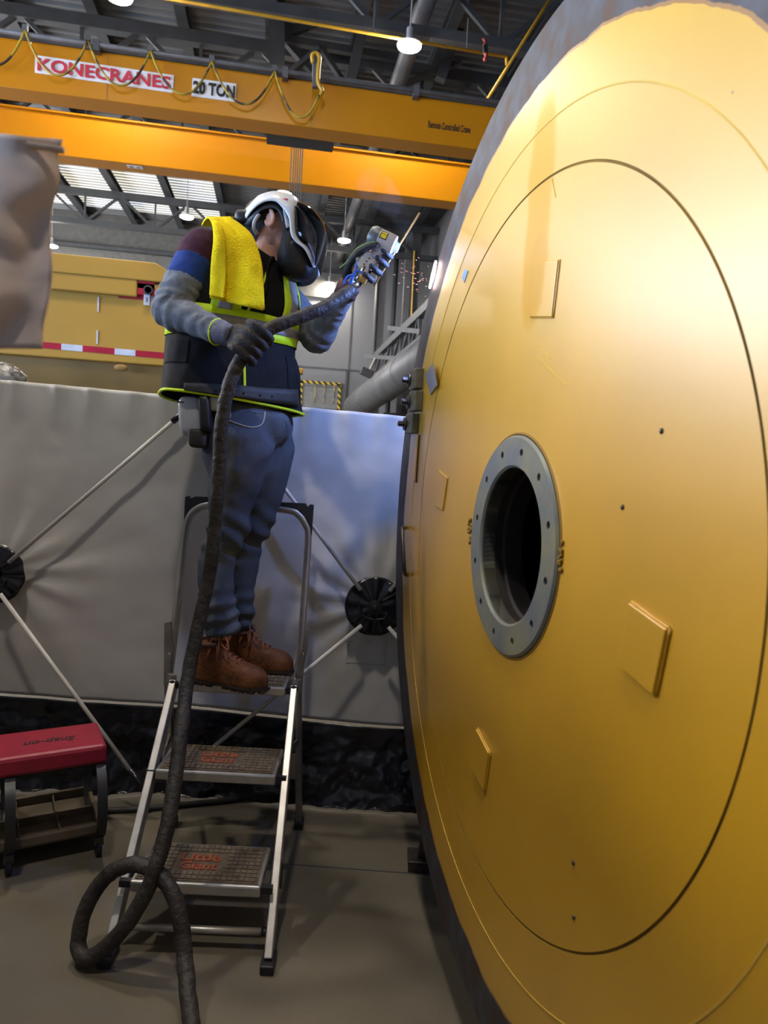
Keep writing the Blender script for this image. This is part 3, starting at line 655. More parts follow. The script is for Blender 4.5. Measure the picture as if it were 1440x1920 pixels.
face = revolve([(RI, -.05), (RI, 0), (.60, 0), (.7925, 0), (.794, -.003), (.7965, -.003), (.798, 0), (.915, 0), (.9155, .001), (.918, .001), (.9185, 0), (1.05, 0), (1.155, -.006), (RO, -.016), (RO, -.42), (1.10, -.44), (1.08, -.05), (RI + .01, -.05), (RI, -.05)], 'end_plate', [m_paint, m_groove, m_groove2], tank,
               [0, 0, 0, 1, 1, 1, 0, 2, 2, 2, 0, 0, 0, 0, 0, 0, 0, 0])
# flange ring with twelve real bolt holes
fo = revolve([(.178, -.03), (.178, .004), (.183, .009), (.246, .009), (.251, .004), (.251, -.03), (.178, -.03)], 'flange_ring', m_flange, tank, None, 96)
cut = MB()
for k in range(12):
    a = 2 * PI * (k + .5) / 12 + .06; c = DC + (DU * math.cos(a) + UP * math.sin(a)) * .216; cut.lathe(c, DN, [(.0085, -.022), (.0085, .03)], 12)
co = link('cut', cut.mesh('cut', m_boredark)); bo = fo.modifiers.new('b', 'BOOLEAN'); bo.object = co; bo.operation = 'DIFFERENCE'; bo.solver = 'EXACT'
bpy.context.view_layer.update(); me2 = bpy.data.meshes.new_from_object(fo.evaluated_get(bpy.context.evaluated_depsgraph_get())); fo.modifiers.clear(); fo.data = me2; me2.name = 'flange_ring'; bpy.data.objects.remove(co)
for k in range(12):
    a = 2 * PI * (k + .5) / 12 + .06; c = DC + (DU * math.cos(a) + UP * math.sin(a)) * .216
    MB().lathe(c, DN, [(.0005, -.018), (.0088, -.0175), (.0088, -.019), (.0005, -.0195)], 12).build('bolt_hole_bottom', m_boredark, fo)
revolve([(.178, .0), (.178, -.05), (.170, -.055), (.170, -.10), (.176, -.10), (.185, -.07), (.185, .0)], 'opening_sleeve', m_bore, tank, None, 96)
revolve([(.0005, -.34), (1.085, -.34), (1.085, -.36), (.0005, -.36)], 'dark_void_disc', m_boredark, tank, None, 64)  # black disc standing in for the unlit void behind the opening
revolve([(.252, .0), (.254, .003), (.2565, .0015), (.258, .0)], 'opening_weld', m_groove, tank, None, 120)
rng = random.Random(3)
for (px, py) in ((880, 985), (882, 1005), (1048, 1035), (1050, 1050)):
    mb = MB(); c = uv(px, py, .003)
    for _ in range(9): q = c + DU * rng.uniform(-.012, .012) + UP * rng.uniform(-.02, .02); mb.ell(q, DU * rng.uniform(.003, .006), UP * rng.uniform(.003, .007), DN * .003, 7, 5)
    mb.build('weld_spatter', m_groove, tank, 'all')
# welded pads left on the face
pads = [[(1007, 492), (1045, 488), (1033, 594), (992, 594)], [(822, 882), (838, 896), (829, 957), (815, 948)], [(1178, 1130), (1247, 1180), (1222, 1303), (1158, 1248)], [(892, 1367), (915, 1412), (905, 1482), (882, 1440)]]
for qd, th in zip(pads, (.006, .004, .009, .008)):
    c4 = [uv(x, y, th) for x, y in qd]; cc = sum(c4, V()) / 4
    pd = MB().prism(c4, -DN * (th - .0)).build('weld_pad', m_paint, tank, bevel=.0015)
    be = []
    for i in range(4):
        a, b = c4[i] - DN * th * .7, c4[(i + 1) % 4] - DN * th * .7; a = a + (a - cc).normalized() * .002; b = b + (b - cc).normalized() * .002
        pts = [a.lerp(b, k / 10) + (DU * rng.uniform(-1, 1) + UP * rng.uniform(-1, 1)) * .0006 for k in range(11)]
        MB().tube(pts, th * .24, 6).build('weld_bead', m_paint, pd, 'all')
# clamps with bolts, strip, tapes and handle bracket at the far edge
for k, (px, py) in enumerate(((787, 712), (786, 753), (779, 795))):
    c = uv(px, py, .0); cl = MB().box(c + DN * .012, DN * .014, DU * .05, UP * .034).build('clamp_block', m_clamp, tank, bevel=.003)
    bc = uv(px - 13, py + (0 if k else 2), .014)
    MB().lathe(c + DN * .02 - DU * .05, DN, [(.018, 0), (.018, .012), (.011, .013), (.011, .03), (.009, .032)], 6).build('clamp_bolt', m_bolt, cl)
    MB().lathe(c + DN * .027 - DU * .045, DN, [(.024, 0), (.024, .004)], 14).build('washer', m_bolt, cl)
a, b = uv(782, 815, .002), uv(776, 900, .002); MB().bar(a, b, .03, .004, DN).build('cover_strip', m_paint, tank)
a, b = uv(786, 815, .003), uv(780, 905, .003); MB().bar(a, b, .008, .003, DN).build('strip_gap', m_boredark, tank)
MB().prism([uv(797, 702, .003), uv(811, 681, .02), uv(819, 722, .012), uv(807, 740, .003)], -DN * .002).build('grey_tape', m_greytape, tank)
MB().prism([uv(866, 521, .002), uv(871, 505, .002), uv(877, 508, .002), uv(870, 530, .002)], -DN * .0015).build('blue_tape', m_bluetape, tank)
hp = [uv(757, 990, 0), uv(754, 996, .03), uv(758, 1066, .03), uv(761, 1078, 0)]
MB().tube(spline(hp, 4), .007, 8).build('handle_bracket', m_bolt, tank, 'all')
# support feet of the stand under the rim
st = MB(); fq = onZ(784, 1622, .0)
mbf = MB().box(V((fq.x, fq.y, .02)), RH * .04, TH * .05, UP * .02); mbf.bar(V((fq.x + .01, fq.y, .03)), V((DC.x + .1, DC.y + .9, .45)), .05, .03)
mbf.build('support_foot', m_bolt, tank, bevel=.003)
MB().box(V((DC.x + .25, DC.y, .09)), (.16, 0, 0), (0, .5, 0), (0, 0, .09)).build('cradle', m_dsteel, tank, bevel=.01)
# scratches
for a, b in (((1003, 665), (1062, 723)), ((1018, 655), (1032, 672)), ((1035, 335), (1042, 370))):
    MB().tube([uv(*a, .0005), uv(*b, .0005)], .0012, 5).build('scratch', m_groove2, tank)
for c in ((1075, 1618), (1076, 1720), (1167, 951), (1240, 808)):
    q = uv(*c, .001); MB().ell(q, DU * .004, UP * .005, DN * .003, 8, 6).build('paint_chip', m_bolt, tank, 'all')
# glowing line where the laser strips the rim, with a few sparks
sk = thing('laser_spot', 'glowing white hot line where the laser strips the rim, throwing sparks', 'laser glow', uv(812, 515, 0))
MB().tube([uv(817, 491, .006), uv(812, 515, .008), uv(806, 539, .006)], [.004, .0065, .004], 8, True, True).build('glow_line', m_spark, sk, 'all')
mb = MB(); rng = random.Random(5)
for _ in range(34):
    a = uv(rng.uniform(803, 815), rng.uniform(500, 540), .01); d = DN * rng.uniform(.02, .13) + UP * rng.uniform(-.05, .04) + DU * rng.uniform(-.06, .02); t = rng.uniform(.3, 1)
    mb.tube([a + d * t, a + d * (t + .07)], .0004, 4)
mb.build('sparks', m_sparkd, sk)['kind'] = 'stuff'
ld = bpy.data.lights.new('laser_plume', 'POINT'); ld.color = (.22, .38, 1.0); ld.energy = 23; ld.shadow_soft_size = .02
lo = bpy.data.objects.new('laser_plume', ld); COL.objects.link(lo); gl_ = uv(812, 515, 0) - DC; gl_ = gl_ - DN * gl_.dot(DN); lo.location = DC + gl_.normalized() * (RO + .05) - DN * .03

# ------------------------------------------------------------------ step ladder
Z1, Z2, Z3 = .20, .42, .64
fl_, fr_ = onZ(203, 1800, .0), onZ(503, 1812, .0)
lad = thing('step_ladder', 'aluminium three step folding ladder with rubber treads and tall handrail', 'ladder', (fl_ + fr_) / 2)
def zpt(px, py, z): return onZ(px, py, z)
s1l, s1r = zpt(243, 1652, Z1), zpt(488, 1664, Z1); s2l, s2r = zpt(289, 1445, Z2), zpt(517, 1453, Z2); s3l, s3r = zpt(333, 1281, Z3), zpt(536, 1288, Z3)
LX = (s1r - s1l); LX.z = 0; LX.normalize(); LY = UP.cross(LX).normalized()       # across, and away from the photographer
tl, tr_ = zpt(326, 1280, Z3 - .01), zpt(552, 1290, Z3 - .01)
def frail(a, b, s):
    d = (b - a).normalized()
    MB().bar(a + UP * .02, b, .024, .05, LY).build('front_rail', m_alu, lad, bevel=.003)
    MB().box(a + UP * .014, LX * .02, LY * .04, UP * .014).build('foot', m_black, lad, bevel=.004)
    for f in (.28,): c = a.lerp(b, f); MB().bar(c - d * .035, c + d * .035, .032, .058, LY).build('rail_collar', m_black, lad, bevel=.003)
frail(fl_, tl, -1); frail(fr_, tr_, 1)
def tread(l, r, depth, z, th, logo):
    w = (r - l).length; c = (l + r) / 2; c = V((c.x, c.y, z)) + LY * depth / 2
    t = MB().box(c - UP * th / 2, LX * w / 2, LY * depth / 2, UP * th / 2).build('tread', m_alu, lad, bevel=.006)
    MB().box(c + UP * .0015, LX * (w / 2 - .012), LY * (depth / 2 - .012), UP * .0015).build('rubber_pad', m_rub, t, bevel=.001)
    mb = MB(); nx, ny = 20, 9
    for i in range(nx):
        for j in range(ny):
            if logo and 5 <= i <= 13 and 2 <= j <= 6: continue
            q = c + LX * ((i + .5) / nx - .5) * (w - .034) + LY * ((j + .5) / ny - .5) * (depth - .034) + UP * .004
            mb.box(q, LX * (w / nx * .36), LY * (depth / ny * .34), UP * .0022)
    mb.build('tread_grid', m_rubraised, t)['kind'] = 'stuff'
    if logo:
        for body, dy, wd in (('Little', .024, .125), ('Giant', -.022, .115)):
            place_text('tread_lettering', textmesh(body, 1, m_orange, .002, .03), c + LX * (-.012) + LY * dy + UP * .004, LX, LY, t, wd, .040)
    for sgn in (-1, 1):
        e = c + LX * (sgn * w / 2) - UP * th / 2; MB().bar(e + LY * (.02 - depth / 2), e + LX * sgn * .035 + LY * (.02 - depth / 2), .02, .02).build('tread_pivot', m_black, t)
    return t
tread(s1l, s1r, .22, Z1, .035, True); tread(s2l, s2r, .22, Z2, .035, True)
tread(s3l, s3r, .36, Z3, .034, False)
q0, q1 = fl_.lerp(tl, .10), fr_.lerp(tr_, .10); MB().tube([q0, q1], .011, 10).build('lower_bar', m_alu, lad, 'all')
for q, s_ in ((q0, 1), (q1, -1)): MB().tube([q + LX * s_ * .01, q + LX * s_ * .03], .014, 10).build('bar_collar', m_black, lad, 'all')
# rear legs
rl0, rr0 = zpt(322, 1548, 0), zpt(560, 1550, 0); rl1, rr1 = P(316, 1268, 2.84), P(560, 1280, 2.84)
for a, b in ((rl0, rl1), (rr0, rr1)):
    MB().bar(a + UP * .02, b, .024, .045, LY).build('rear_leg', m_alud, lad, bevel=.003); MB().box(a + UP * .015, LX * .018, LY * .03, UP * .015).build('foot', m_black, lad, bevel=.004)
MB().bar(rl0.lerp(rl1, .42), rr0.lerp(rr1, .42), .012, .10, UP).build('rear_brace', m_alud, lad)
# handrail
HDp = 2.82
hr = [P(x, y, HDp) for x, y in ((316, 1272), (324, 1210), (336, 1100), (347, 1000), (354, 972), (368, 955), (394, 947), (460, 948), (540, 957), (560, 966), (573, 984), (578, 1008), (572, 1100), (565, 1200), (560, 1272))]
MB().tube(spline(hr, 5), .0115, 10, flat=1.5).build('handrail', m_alu, lad, 'all')
tp = [(347, 932), (353, 930), (356, 935), (366, 931), (392, 932), (528, 942), (572, 944), (577, 951), (581, 946), (588, 947), (584, 1004), (579, 985), (570, 968), (552, 955), (525, 952), (394, 946), (370, 950), (354, 966), (344, 990)]
MB().prism([P(x, y, HDp - .012) for x, y in tp], -TH * .02).build('tool_tray', m_black, lad)
for poly in ([(308, 1168), (320, 1166), (322, 1200), (326, 1215), (320, 1240), (319, 1285), (307, 1285)], [(572, 1181), (580, 1180), (577, 1215), (570, 1250), (566, 1290), (556, 1288), (560, 1240), (566, 1215)]):
    br = MB().prism([P(x, y, 2.76) for x, y in poly], -TH * .012).build('lock_bracket', m_alud, lad)
    cx = sum(x for x, y in poly) / len(poly); MB().lathe(P(cx, 1226, 2.745), TH, [(.006, 0), (.006, .005), (.002, .007)], 10).build('rivet', m_chrome, br)
for a, b in ((P(318, 1275, 2.72), tl), (P(560, 1285, 2.74), tr_)):
    MB().bar(a, b, .02, .05).build('hinge_arm', m_alud, lad); MB().lathe(b - LY * .005 + UP * .0, -LY, [(.016, 0), (.016, .02), (.006, .024)], 12).build('hinge_knob', m_black, lad, True)
for a, b in ((s2l, rl0.lerp(rl1, .6)), (s2r, rr0.lerp(rr1, .6))): MB().bar(a + LY * .1, b, .008, .025).build('side_strut', m_alud, lad)

# ------------------------------------------------------------------ stool
C0 = onZ(202, 1396, .41); EL = (onZ(0, 1425, .41) - C0).normalized(); ES = UP.cross(EL).normalized()
if ES.dot(onZ(155, 1359, .41) - C0) < 0: ES = -ES
SL, SW = .42, .24
stl = thing('rolling_stool', 'low rolling mechanic stool with red padded seat and tool tray on casters', 'stool', V((C0.x, C0.y, 0)) + EL * .2 + ES * .12)
def rbox(c, ax, ay, az, r, n=4): mb = MB().box(c, ax, ay, az); return mb
sc = C0 + EL * SL / 2 + ES * SW / 2; sc.z = .375
st = MB().box(sc, EL * SL / 2, ES * SW / 2, UP * .035).build('seat', m_seat, stl, bevel=.014)
MB().box(sc - UP * .041, EL * (SL / 2 - .02), ES * (SW / 2 - .02), UP * .006).build('seat_board', m_black, stl)
place_text('seat_lettering', textmesh('Snap-on', 1, m_blacktxt, .0006, .012, shear=.3), V((sc.x, sc.y, .4105)) - EL * .03 - ES * .01, EL, -ES, st, .17, .05)
for e in (.022, .31):
    for s_ in (0, 1):
        b = C0 + EL * e + ES * (.03 if s_ == 0 else SW - .03); o = -ES if s_ == 0 else ES
        pts = spline([V((b.x, b.y, .335)), V((b.x, b.y, .325)) + o * .04, V((b.x, b.y, .27)) + o * .085, V((b.x, b.y, .18)) + o * .10, V((b.x, b.y, .11)) + o * .075, V((b.x, b.y, .075)) + o * .03], 6)
        lg = MB(); 
        for i in range(len(pts) - 1): pass
        rings = []
        for i, p_ in enumerate(pts):
            t = (pts[min(i + 1, len(pts) - 1)] - pts[max(i - 1, 0)]).normalized(); nn = t.cross(EL).normalized(); rings.append([p_ + EL * .016 + nn * .007, p_ - EL * .016 + nn * .007, p_ - EL * .016 - nn * .007, p_ + EL * .016 - nn * .007])
        l = lg.loft(rings).build('leg', m_stoolframe, stl, True)
        cw = V((b.x, b.y, .028)) + o * .03
        cs = MB().lathe(cw - EL * .011, EL, [(.02, 0), (.028, .003), (.028, .019), (.02, .022)], 16).build('caster', m_black, l, True)
        MB().box(cw + UP * .030, EL * .016, ES * .014, UP * .016).build('caster_fork', m_bolt, l, bevel=.003)
tc_ = V((sc.x, sc.y, .095)) + ES * .055; a_, b2 = EL * (SL / 2 - .015), ES * .155
tyo = MB().box(tc_ - UP * .02, a_, b2, UP * .004).build('tray', m_tray, stl)
for sg in (-1, 1):
    MB().box(tc_ + b2 * sg, a_, ES * .008, UP * .017).build('tray_side', m_tray, tyo, bevel=.004); MB().box(tc_ + a_ * sg, EL * .008, b2, UP * .017).build('tray_side', m_tray, tyo, bevel=.004)
for f in (-.33, .33): MB().box(tc_ + a_ * f - UP * .005, EL * .003, b2, UP * .012).build('tray_divider', m_tray, tyo)
MB().box(tc_ - UP * .005, a_, ES * .003, UP * .012).build('tray_divider', m_tray, tyo)

# ------------------------------------------------------------------ hose of the laser, thick cable on the floor
hp = [(664, 541, 2.44), (645, 553, 2.42), (600, 580, 2.38), (550, 599, 2.345), (505, 617, 2.32), (478, 638, 2.31), (455, 668, 2.305), (436, 705, 2.30), (424, 745, 2.30), (415, 800, 2.31), (411, 880, 2.33), (405, 960, 2.35), (398, 1040, 2.36), (385, 1115, 2.36), (366, 1200, 2.34), (350, 1285, 2.30), (339, 1380, 2.20), (327, 1470, 2.12), (311, 1560, 2.05), (284, 1650, 2.0), (243, 1725, 1.99), (196, 1778, 2.0), (160, 1796, 2.01), (147, 1768, 2.04), (160, 1705, 2.05), (195, 1648, 2.06), (240, 1622, 2.05), (286, 1630, 2.03), (322, 1672, 1.99), (340, 1735, 1.96), (347, 1800, 1.93), (353, 1870, 1.86), (360, 1935, 1.80), (362, 1985, 1.72), (300, 2080, 1.6)]
hpt = [P(*q) for q in hp]
for p_ in hpt[20:]:
    if p_.z < .024: p_.z = .024
hs = spline(hpt, 14); rr = [.0225 * (1 + .07 * nz((i * .23, 0, 0)) + .035 * nz((i * .9, 3, 0))) for i in range(len(hs))]
hs = [p_ + V((nz((i * .17, 1, 0)), nz((i * .17, 5, 0)), nz((i * .17, 9, 0)))) * .0025 for i, p_ in enumerate(hs)]
tag(MB().tube(hs, rr, 16).build('laser_hose', m_hose, None, 'all'), 'thick dark sleeved hose running from the laser torch down past the ladder into a loop', 'hose')
tag(MB().tube(spline([onZ(180, 1520, .012), onZ(260, 1517, .012), onZ(350, 1508, .012), onZ(430, 1500, .012), onZ(470, 1493, .012), onZ(520, 1488, .012)], 6), .012, 8).build('floor_cable', m_cord, None, 'all'), 'black cable lying on the floor along the foot of the screen', 'cable')

# ------------------------------------------------------------------ blurred beige canvas hanging close to the lens
cl = thing('hanging_canvas', 'blurred beige canvas flap hanging close to the lens at the left edge', 'cloth', P(-60, 660, .8))
def canv(u, v):
    xr_ = interp([(0, (118,)), (.08, (108,)), (.2, (110,)), (.35, (96,)), (.5, (96,)), (.62, (99,)), (.75, (94,)), (.9, (82,)), (1, (80,))], v)[0]
    y = 262 + 392 * v - (22 * (1 - u) * (1 - v)) + 12 * u * 0; x = -140 + (xr_ + 140) * u
    return P(x, y, .80 + .012 * math.sin(u * 7 + v * 2) + .008 * nz((u * 4, v * 6, 2)))
MB().sheet(canv, 30, 40, .004).build('canvas', m_cloth, cl, 'all')
MB().tube([P(-140, 240, .79), P(119, 282, .79)], .004, 8).build('hem', m_cloth, cl, 'all')
q = P(-150, 400, .80); MB().tube([(q.x, q.y, 0), (q.x, q.y, q.z + .25)], .014, 10).build('support_pole', m_gsteel, cl, 'all')
MB().lathe((q.x, q.y, 0), UP, [(.14, 0), (.14, .015), (.02, .03)], 20).build('pole_base', m_gsteel, cl)
MB().bar((q.x, q.y, P(-150, 238, .8).z), P(-140, 240, .8), .02, .02).build('pole_clip', m_black, cl)

# ------------------------------------------------------------------ the worker
feet = onZ(430, 1275, Z3)
man = thing('person', 'worker in hi-vis vest, jeans and white visor helmet standing on the step ladder', 'person', V((feet.x, feet.y, Z3)))
DT = 2.64
# --- torso frame; the chest faces the photographer turned to the right
PH = R_(32)
LV = (RH * math.cos(PH) - TH * math.sin(PH)); FV = (TH * math.cos(PH) + RH * math.sin(PH))
TOR = [(0, (316, 737, 558, 774)), (.18, (321, 690, 553, 715)), (.36, (326, 645, 546, 658)), (.5, (332, 600, 552, 618)), (.64, (342, 550, 560, 588)), (.76, (352, 500, 558, 560)), (.84, (372, 466, 548, 535)), (.91, (410, 456, 537, 518)), (.96, (450, 472, 529, 514)), (1, (474, 492, 523, 516))]
def torso(th, h, off=0., k=1.):
    x0, y0, x1, y1 = interp(TOR, h); c = P((x0 + x1) / 2, (y0 + y1) / 2, DT); hw = (P(x1, y1, DT) - P(x0, y0, DT)); hl = hw.length / 2 / .915; sl = hw.z / hw.length
    br = interp([(0, (.66,)), (.3, (.66,)), (.6, (.66,)), (.8, (.62,)), (1, (.9,))], h)[0]
    a = hl * k + off; b = hl * br * k + off; ct, st_ = math.cos(th), math.sin(th)
    e = 2.0 / 2.35; x = math.copysign(abs(ct) ** e, ct); y = math.copysign(abs(st_) ** e, st_)
    fold = .006 * math.sin(th * 5 + h * 9 + 3 * nz((th, h * 4, 0))) * max(0, 1 - h / .55) + .004 * nz((ct * 4, st_ * 4, h * 7)) 
    a += fold; b += fold
    return c + (LV + UP * sl * .95) * (a * x) + (FV) * (b * y) - UP * (0 if h > .2 else (.2 - h) * .10 * max(0, -st_))
# vest body, thick shell open at the hem
NT, NH = 96, 60
def vestf(u, v): return torso(2 * PI * u, v)
vb = MB(); rings = [[torso(2 * PI * j / NT, i / NH) for j in range(NT)] for i in range(NH + 1)]
inn = [[torso(2 * PI * j / NT, i / NH, -.008) for j in range(NT)] for i in range(0, 14)]
vb.loft(rings, False); vb.loft(inn[::-1], False); vb.loft([inn[0], rings[0]], False)
vest = vb.build('vest', m_vest, man, 'all')
def band(th0, th1, h0, h1, off, m, name, hf=None, n=40, k=4):
    hf = hf or (lambda u: 0)
    def fn(u, v): th = th0 + (th1 - th0) * u; return torso(th, h0 + (h1 - h0) * v + hf(u), off)
    return MB().sheet(fn, n, k, .0015).build(name, m, vest, 'all')
band(0, 2 * PI, .385, .545, .0035, m_hivis, 'hivis_band', n=110); band(0, 2 * PI, .435, .50, .0055, m_refl, 'reflective_stripe', n=110)
for a0, a1, r0, r1 in ((R_(98), R_(124), R_(105), R_(117)), (R_(40), R_(66), R_(47), R_(59))):
    def vb_(t0, t1, off, m, nm): 
        MB().sheet(lambda u, v: torso(t0 + (t1 - t0) * u, .53 + .40 * v, off), 6, 24, .0015).build(nm, m, vest, 'all')
    vb_(a0, a1, .0035, m_hivis, 'hivis_band'); vb_(r0, r1, .0055, m_refl, 'reflective_stripe')
def line(pts, r, m, nm, par=None): return MB().tube(pts, r, 7).build(nm, m, par or vest, 'all')
line([torso(2 * PI * j / 96, 0.002, .002) - UP * .002 for j in range(97)], .0055, m_hivis, 'hem_piping')
line([torso(R_(93), .02 + .35 * k / 20, .002) for k in range(21)], .0045, m_hivis, 'zip_piping')
line([torso(R_(93) - R_(10) * k / 20, .545 + .27 * k / 20, .002) for k in range(21)], .0045, m_hivis, 'zip_piping')
line([torso(R_(40 + 8 * k / 14), .56 + .2 * k / 14, .006) for k in range(15)], .0035, m_black, 'lanyard')
line([torso(R_(85 - 3 * k / 10), .66 + .27 * k / 10, .004) for k in range(11)], .006, m_vest, 'collar_edge')
# side pocket flap
MB().sheet(lambda u, v: torso(R_(140 + 40 * u), .18 + .16 * v, .0008 + .007 * math.sin(u * PI) * math.sin(v * PI)), 16, 12, .0015).build('pocket', m_vest, vest, 'all')
MB().sheet(lambda u, v: torso(R_(15 + 40 * u), .12 + .2 * v, .0008 + .009 * math.sin(u * PI) * math.sin(v * PI)), 16, 12, .0015).build('pocket', m_vest, vest, 'all')

# --- belt with blower unit
def bh(th): return -.005 + .10 * (R_(170) - th) / R_(130)
bt = MB().sheet(lambda u, v: torso(R_(140 - 100 * u), bh(R_(140 - 100 * u)) + .085 * (v - .5) , .012), 40, 3, .004).build('belt', m_belt, man, 'all')
for k in range(5): q = torso(R_(112 - 9 * k), bh(R_(112 - 9 * k)), .014); MB().lathe(q, FV, [(.0035, -.002), (.0035, .0015), (.0005, .0016)], 8).build('belt_hole', m_boredark, bt)
def RB(c, ax, ay, az, n=12, e=.45, taper=.0):
    """soft cornered block as a superellipsoid"""
    mb = MB(); rings = []
    for i in range(13):
        a = -PI / 2 + PI * (i + .05) / 12.1; s, c_ = math.sin(a), math.cos(a); zz = math.copysign(abs(s) ** e, s); rr_ = abs(c_) ** e; q = 1 + taper * zz
        rings.append([c + az * zz + (ax * math.copysign(abs(math.cos(t)) ** e, math.cos(t)) + ay * math.copysign(abs(math.sin(t)) ** e, math.sin(t))) * rr_ * q for t in [2 * PI * j / (2 * n) for j in range(2 * n)]])
    return mb.loft(rings)
bc = P(362, 782, 2.50); bz = (UP + RH * -.10).normalized()
bl = RB(bc, RH * .044, TH * .05, bz * .072, e=.5).build('blower_unit', m_blower, man, 'all')
RB(P(388, 776, 2.47), RH * .020, TH * .045, bz * .064, e=.4).build('blower_filter', m_black, bl, 'all')
RB(P(374, 822, 2.49), RH * .032, TH * .045, bz * .034, e=.4).build('battery', m_belt, bl, 'all')
RB(P(403, 757, 2.47), RH * .018, TH * .02, bz * .026, e=.35).build('belt_clip', m_blower, bl, 'all')
MB().sheet(lambda u, v: bc + RH * (.046 * math.cos(PI * .55 + u * 1.6)) + TH * (.052 * math.sin(PI * .3 + u * 1.6)) + bz * (.05 - .004 * v), 10, 2, .002).build('blower_band', m_belt, bl)

# --- jeans
NEAR = [(738, 462, 50), (770, 453, 68), (800, 448, 66), (850, 446, 64), (900, 441, 51), (950, 432, 41), (1000, 427, 39), (1045, 408, 34), (1100, 405, 33), (1142, 411, 35), (1188, 417, 33)]
FAR = [(738, 488, 46), (770, 492, 54), (800, 492, 57), (850, 494, 56), (900, 497, 43), (950, 486, 38), (995, 474, 35), (1020, 460, 31), (1064, 455, 30), (1110, 449, 28), (1135, 448, 29), (1184, 446, 26)]
jb = MB()
def leg(tab, d0, d1, kd=1.0):
    rings = []; pts = spline([V((y, c, w_)) for y, c, w_ in tab], 5)
    for q in pts:
        y, c, w_ = q; f = (y - 770) / 415; d = d0 + (d1 - d0) * f + .08 * max(0, (815 - y) / 75); o = P(c, y, d); r = w_ * d / FPX
        rings.append([o + RH * (r * math.cos(2 * PI * j / 28)) + TH * (r * kd * (1.0 if f > .25 else .95) * math.sin(2 * PI * j / 28)) for j in range(28)])
    jb.loft(rings)
leg(NEAR, 2.57, 2.585); leg(FAR, 2.70, 2.745)
jb.ell(P(474, 800, 2.63), RH * .146, TH * .12, UP * .095); jb.ell(P(440, 845, 2.64), RH * .10, TH * .12, UP * .10)
def jfold(p_):
    rel = (p_ - CAMP); d = -rel.dot(CT); py = 960 - rel.dot(CU) / d * FPX; px = 720 + rel.dot(CR) / d * FPX; o = 0
    if py > 1090: o += .0055 * math.sin((py + .25 * px) * .24 + 3 * nz(p_, 9)) * min(1, (py - 1090) / 40)
    if 930 < py < 1080: o += .006 * math.sin((py - .5 * px) * .16 + 2.5 * nz(p_, 7)) * math.exp(-((py - 1005) / 45) ** 2)
    if py < 930: o += .005 * math.sin((py + .9 * px) * .075 + 3 * nz(p_, 6)) * math.exp(-((py - 860) / 60) ** 2)
    return o + .004 * nz(p_, 12)
jme = setmats(remesh(jb, .008, 5, .5, jfold), 'jeans', m_jeans); jeans = link('jeans', jme, man)
from mathutils.bvhtree import BVHTree
def bvh(me): return BVHTree.FromPolygons([v.co for v in me.vertices], [list(p_.vertices) for p_ in me.polygons])
jt = bvh(jme)
def onmesh(t, px, py, off=.002):
    r = ray(px, py).normalized(); h = t.ray_cast(CAMP, r); return (h[0] - r * off) if h[0] else P(px, py, 2.5)
def stitch(pts, nm, r=.0013, m=m_stitch, par=None, tree=None): MB().tube(spline([onmesh(tree or jt, *q) for q in pts], 4), r, 5).build(nm, m, par or jeans, 'all')
stitch([(428, 788), (450, 796), (470, 801), (485, 799), (494, 790), (497, 772)], 'pocket_stitch', .0022); stitch([(432, 768), (432, 784)], 'pocket_stitch'); stitch([(436, 770), (480, 774)], 'pocket_stitch', .003, m_jeans)
stitch([(532, 780), (538, 800), (536, 822), (528, 836)], 'fly_stitch', .0016, m_jeans); stitch([(424, 768), (490, 775), (545, 785)], 'waist_stitch', .0015, m_jeans)

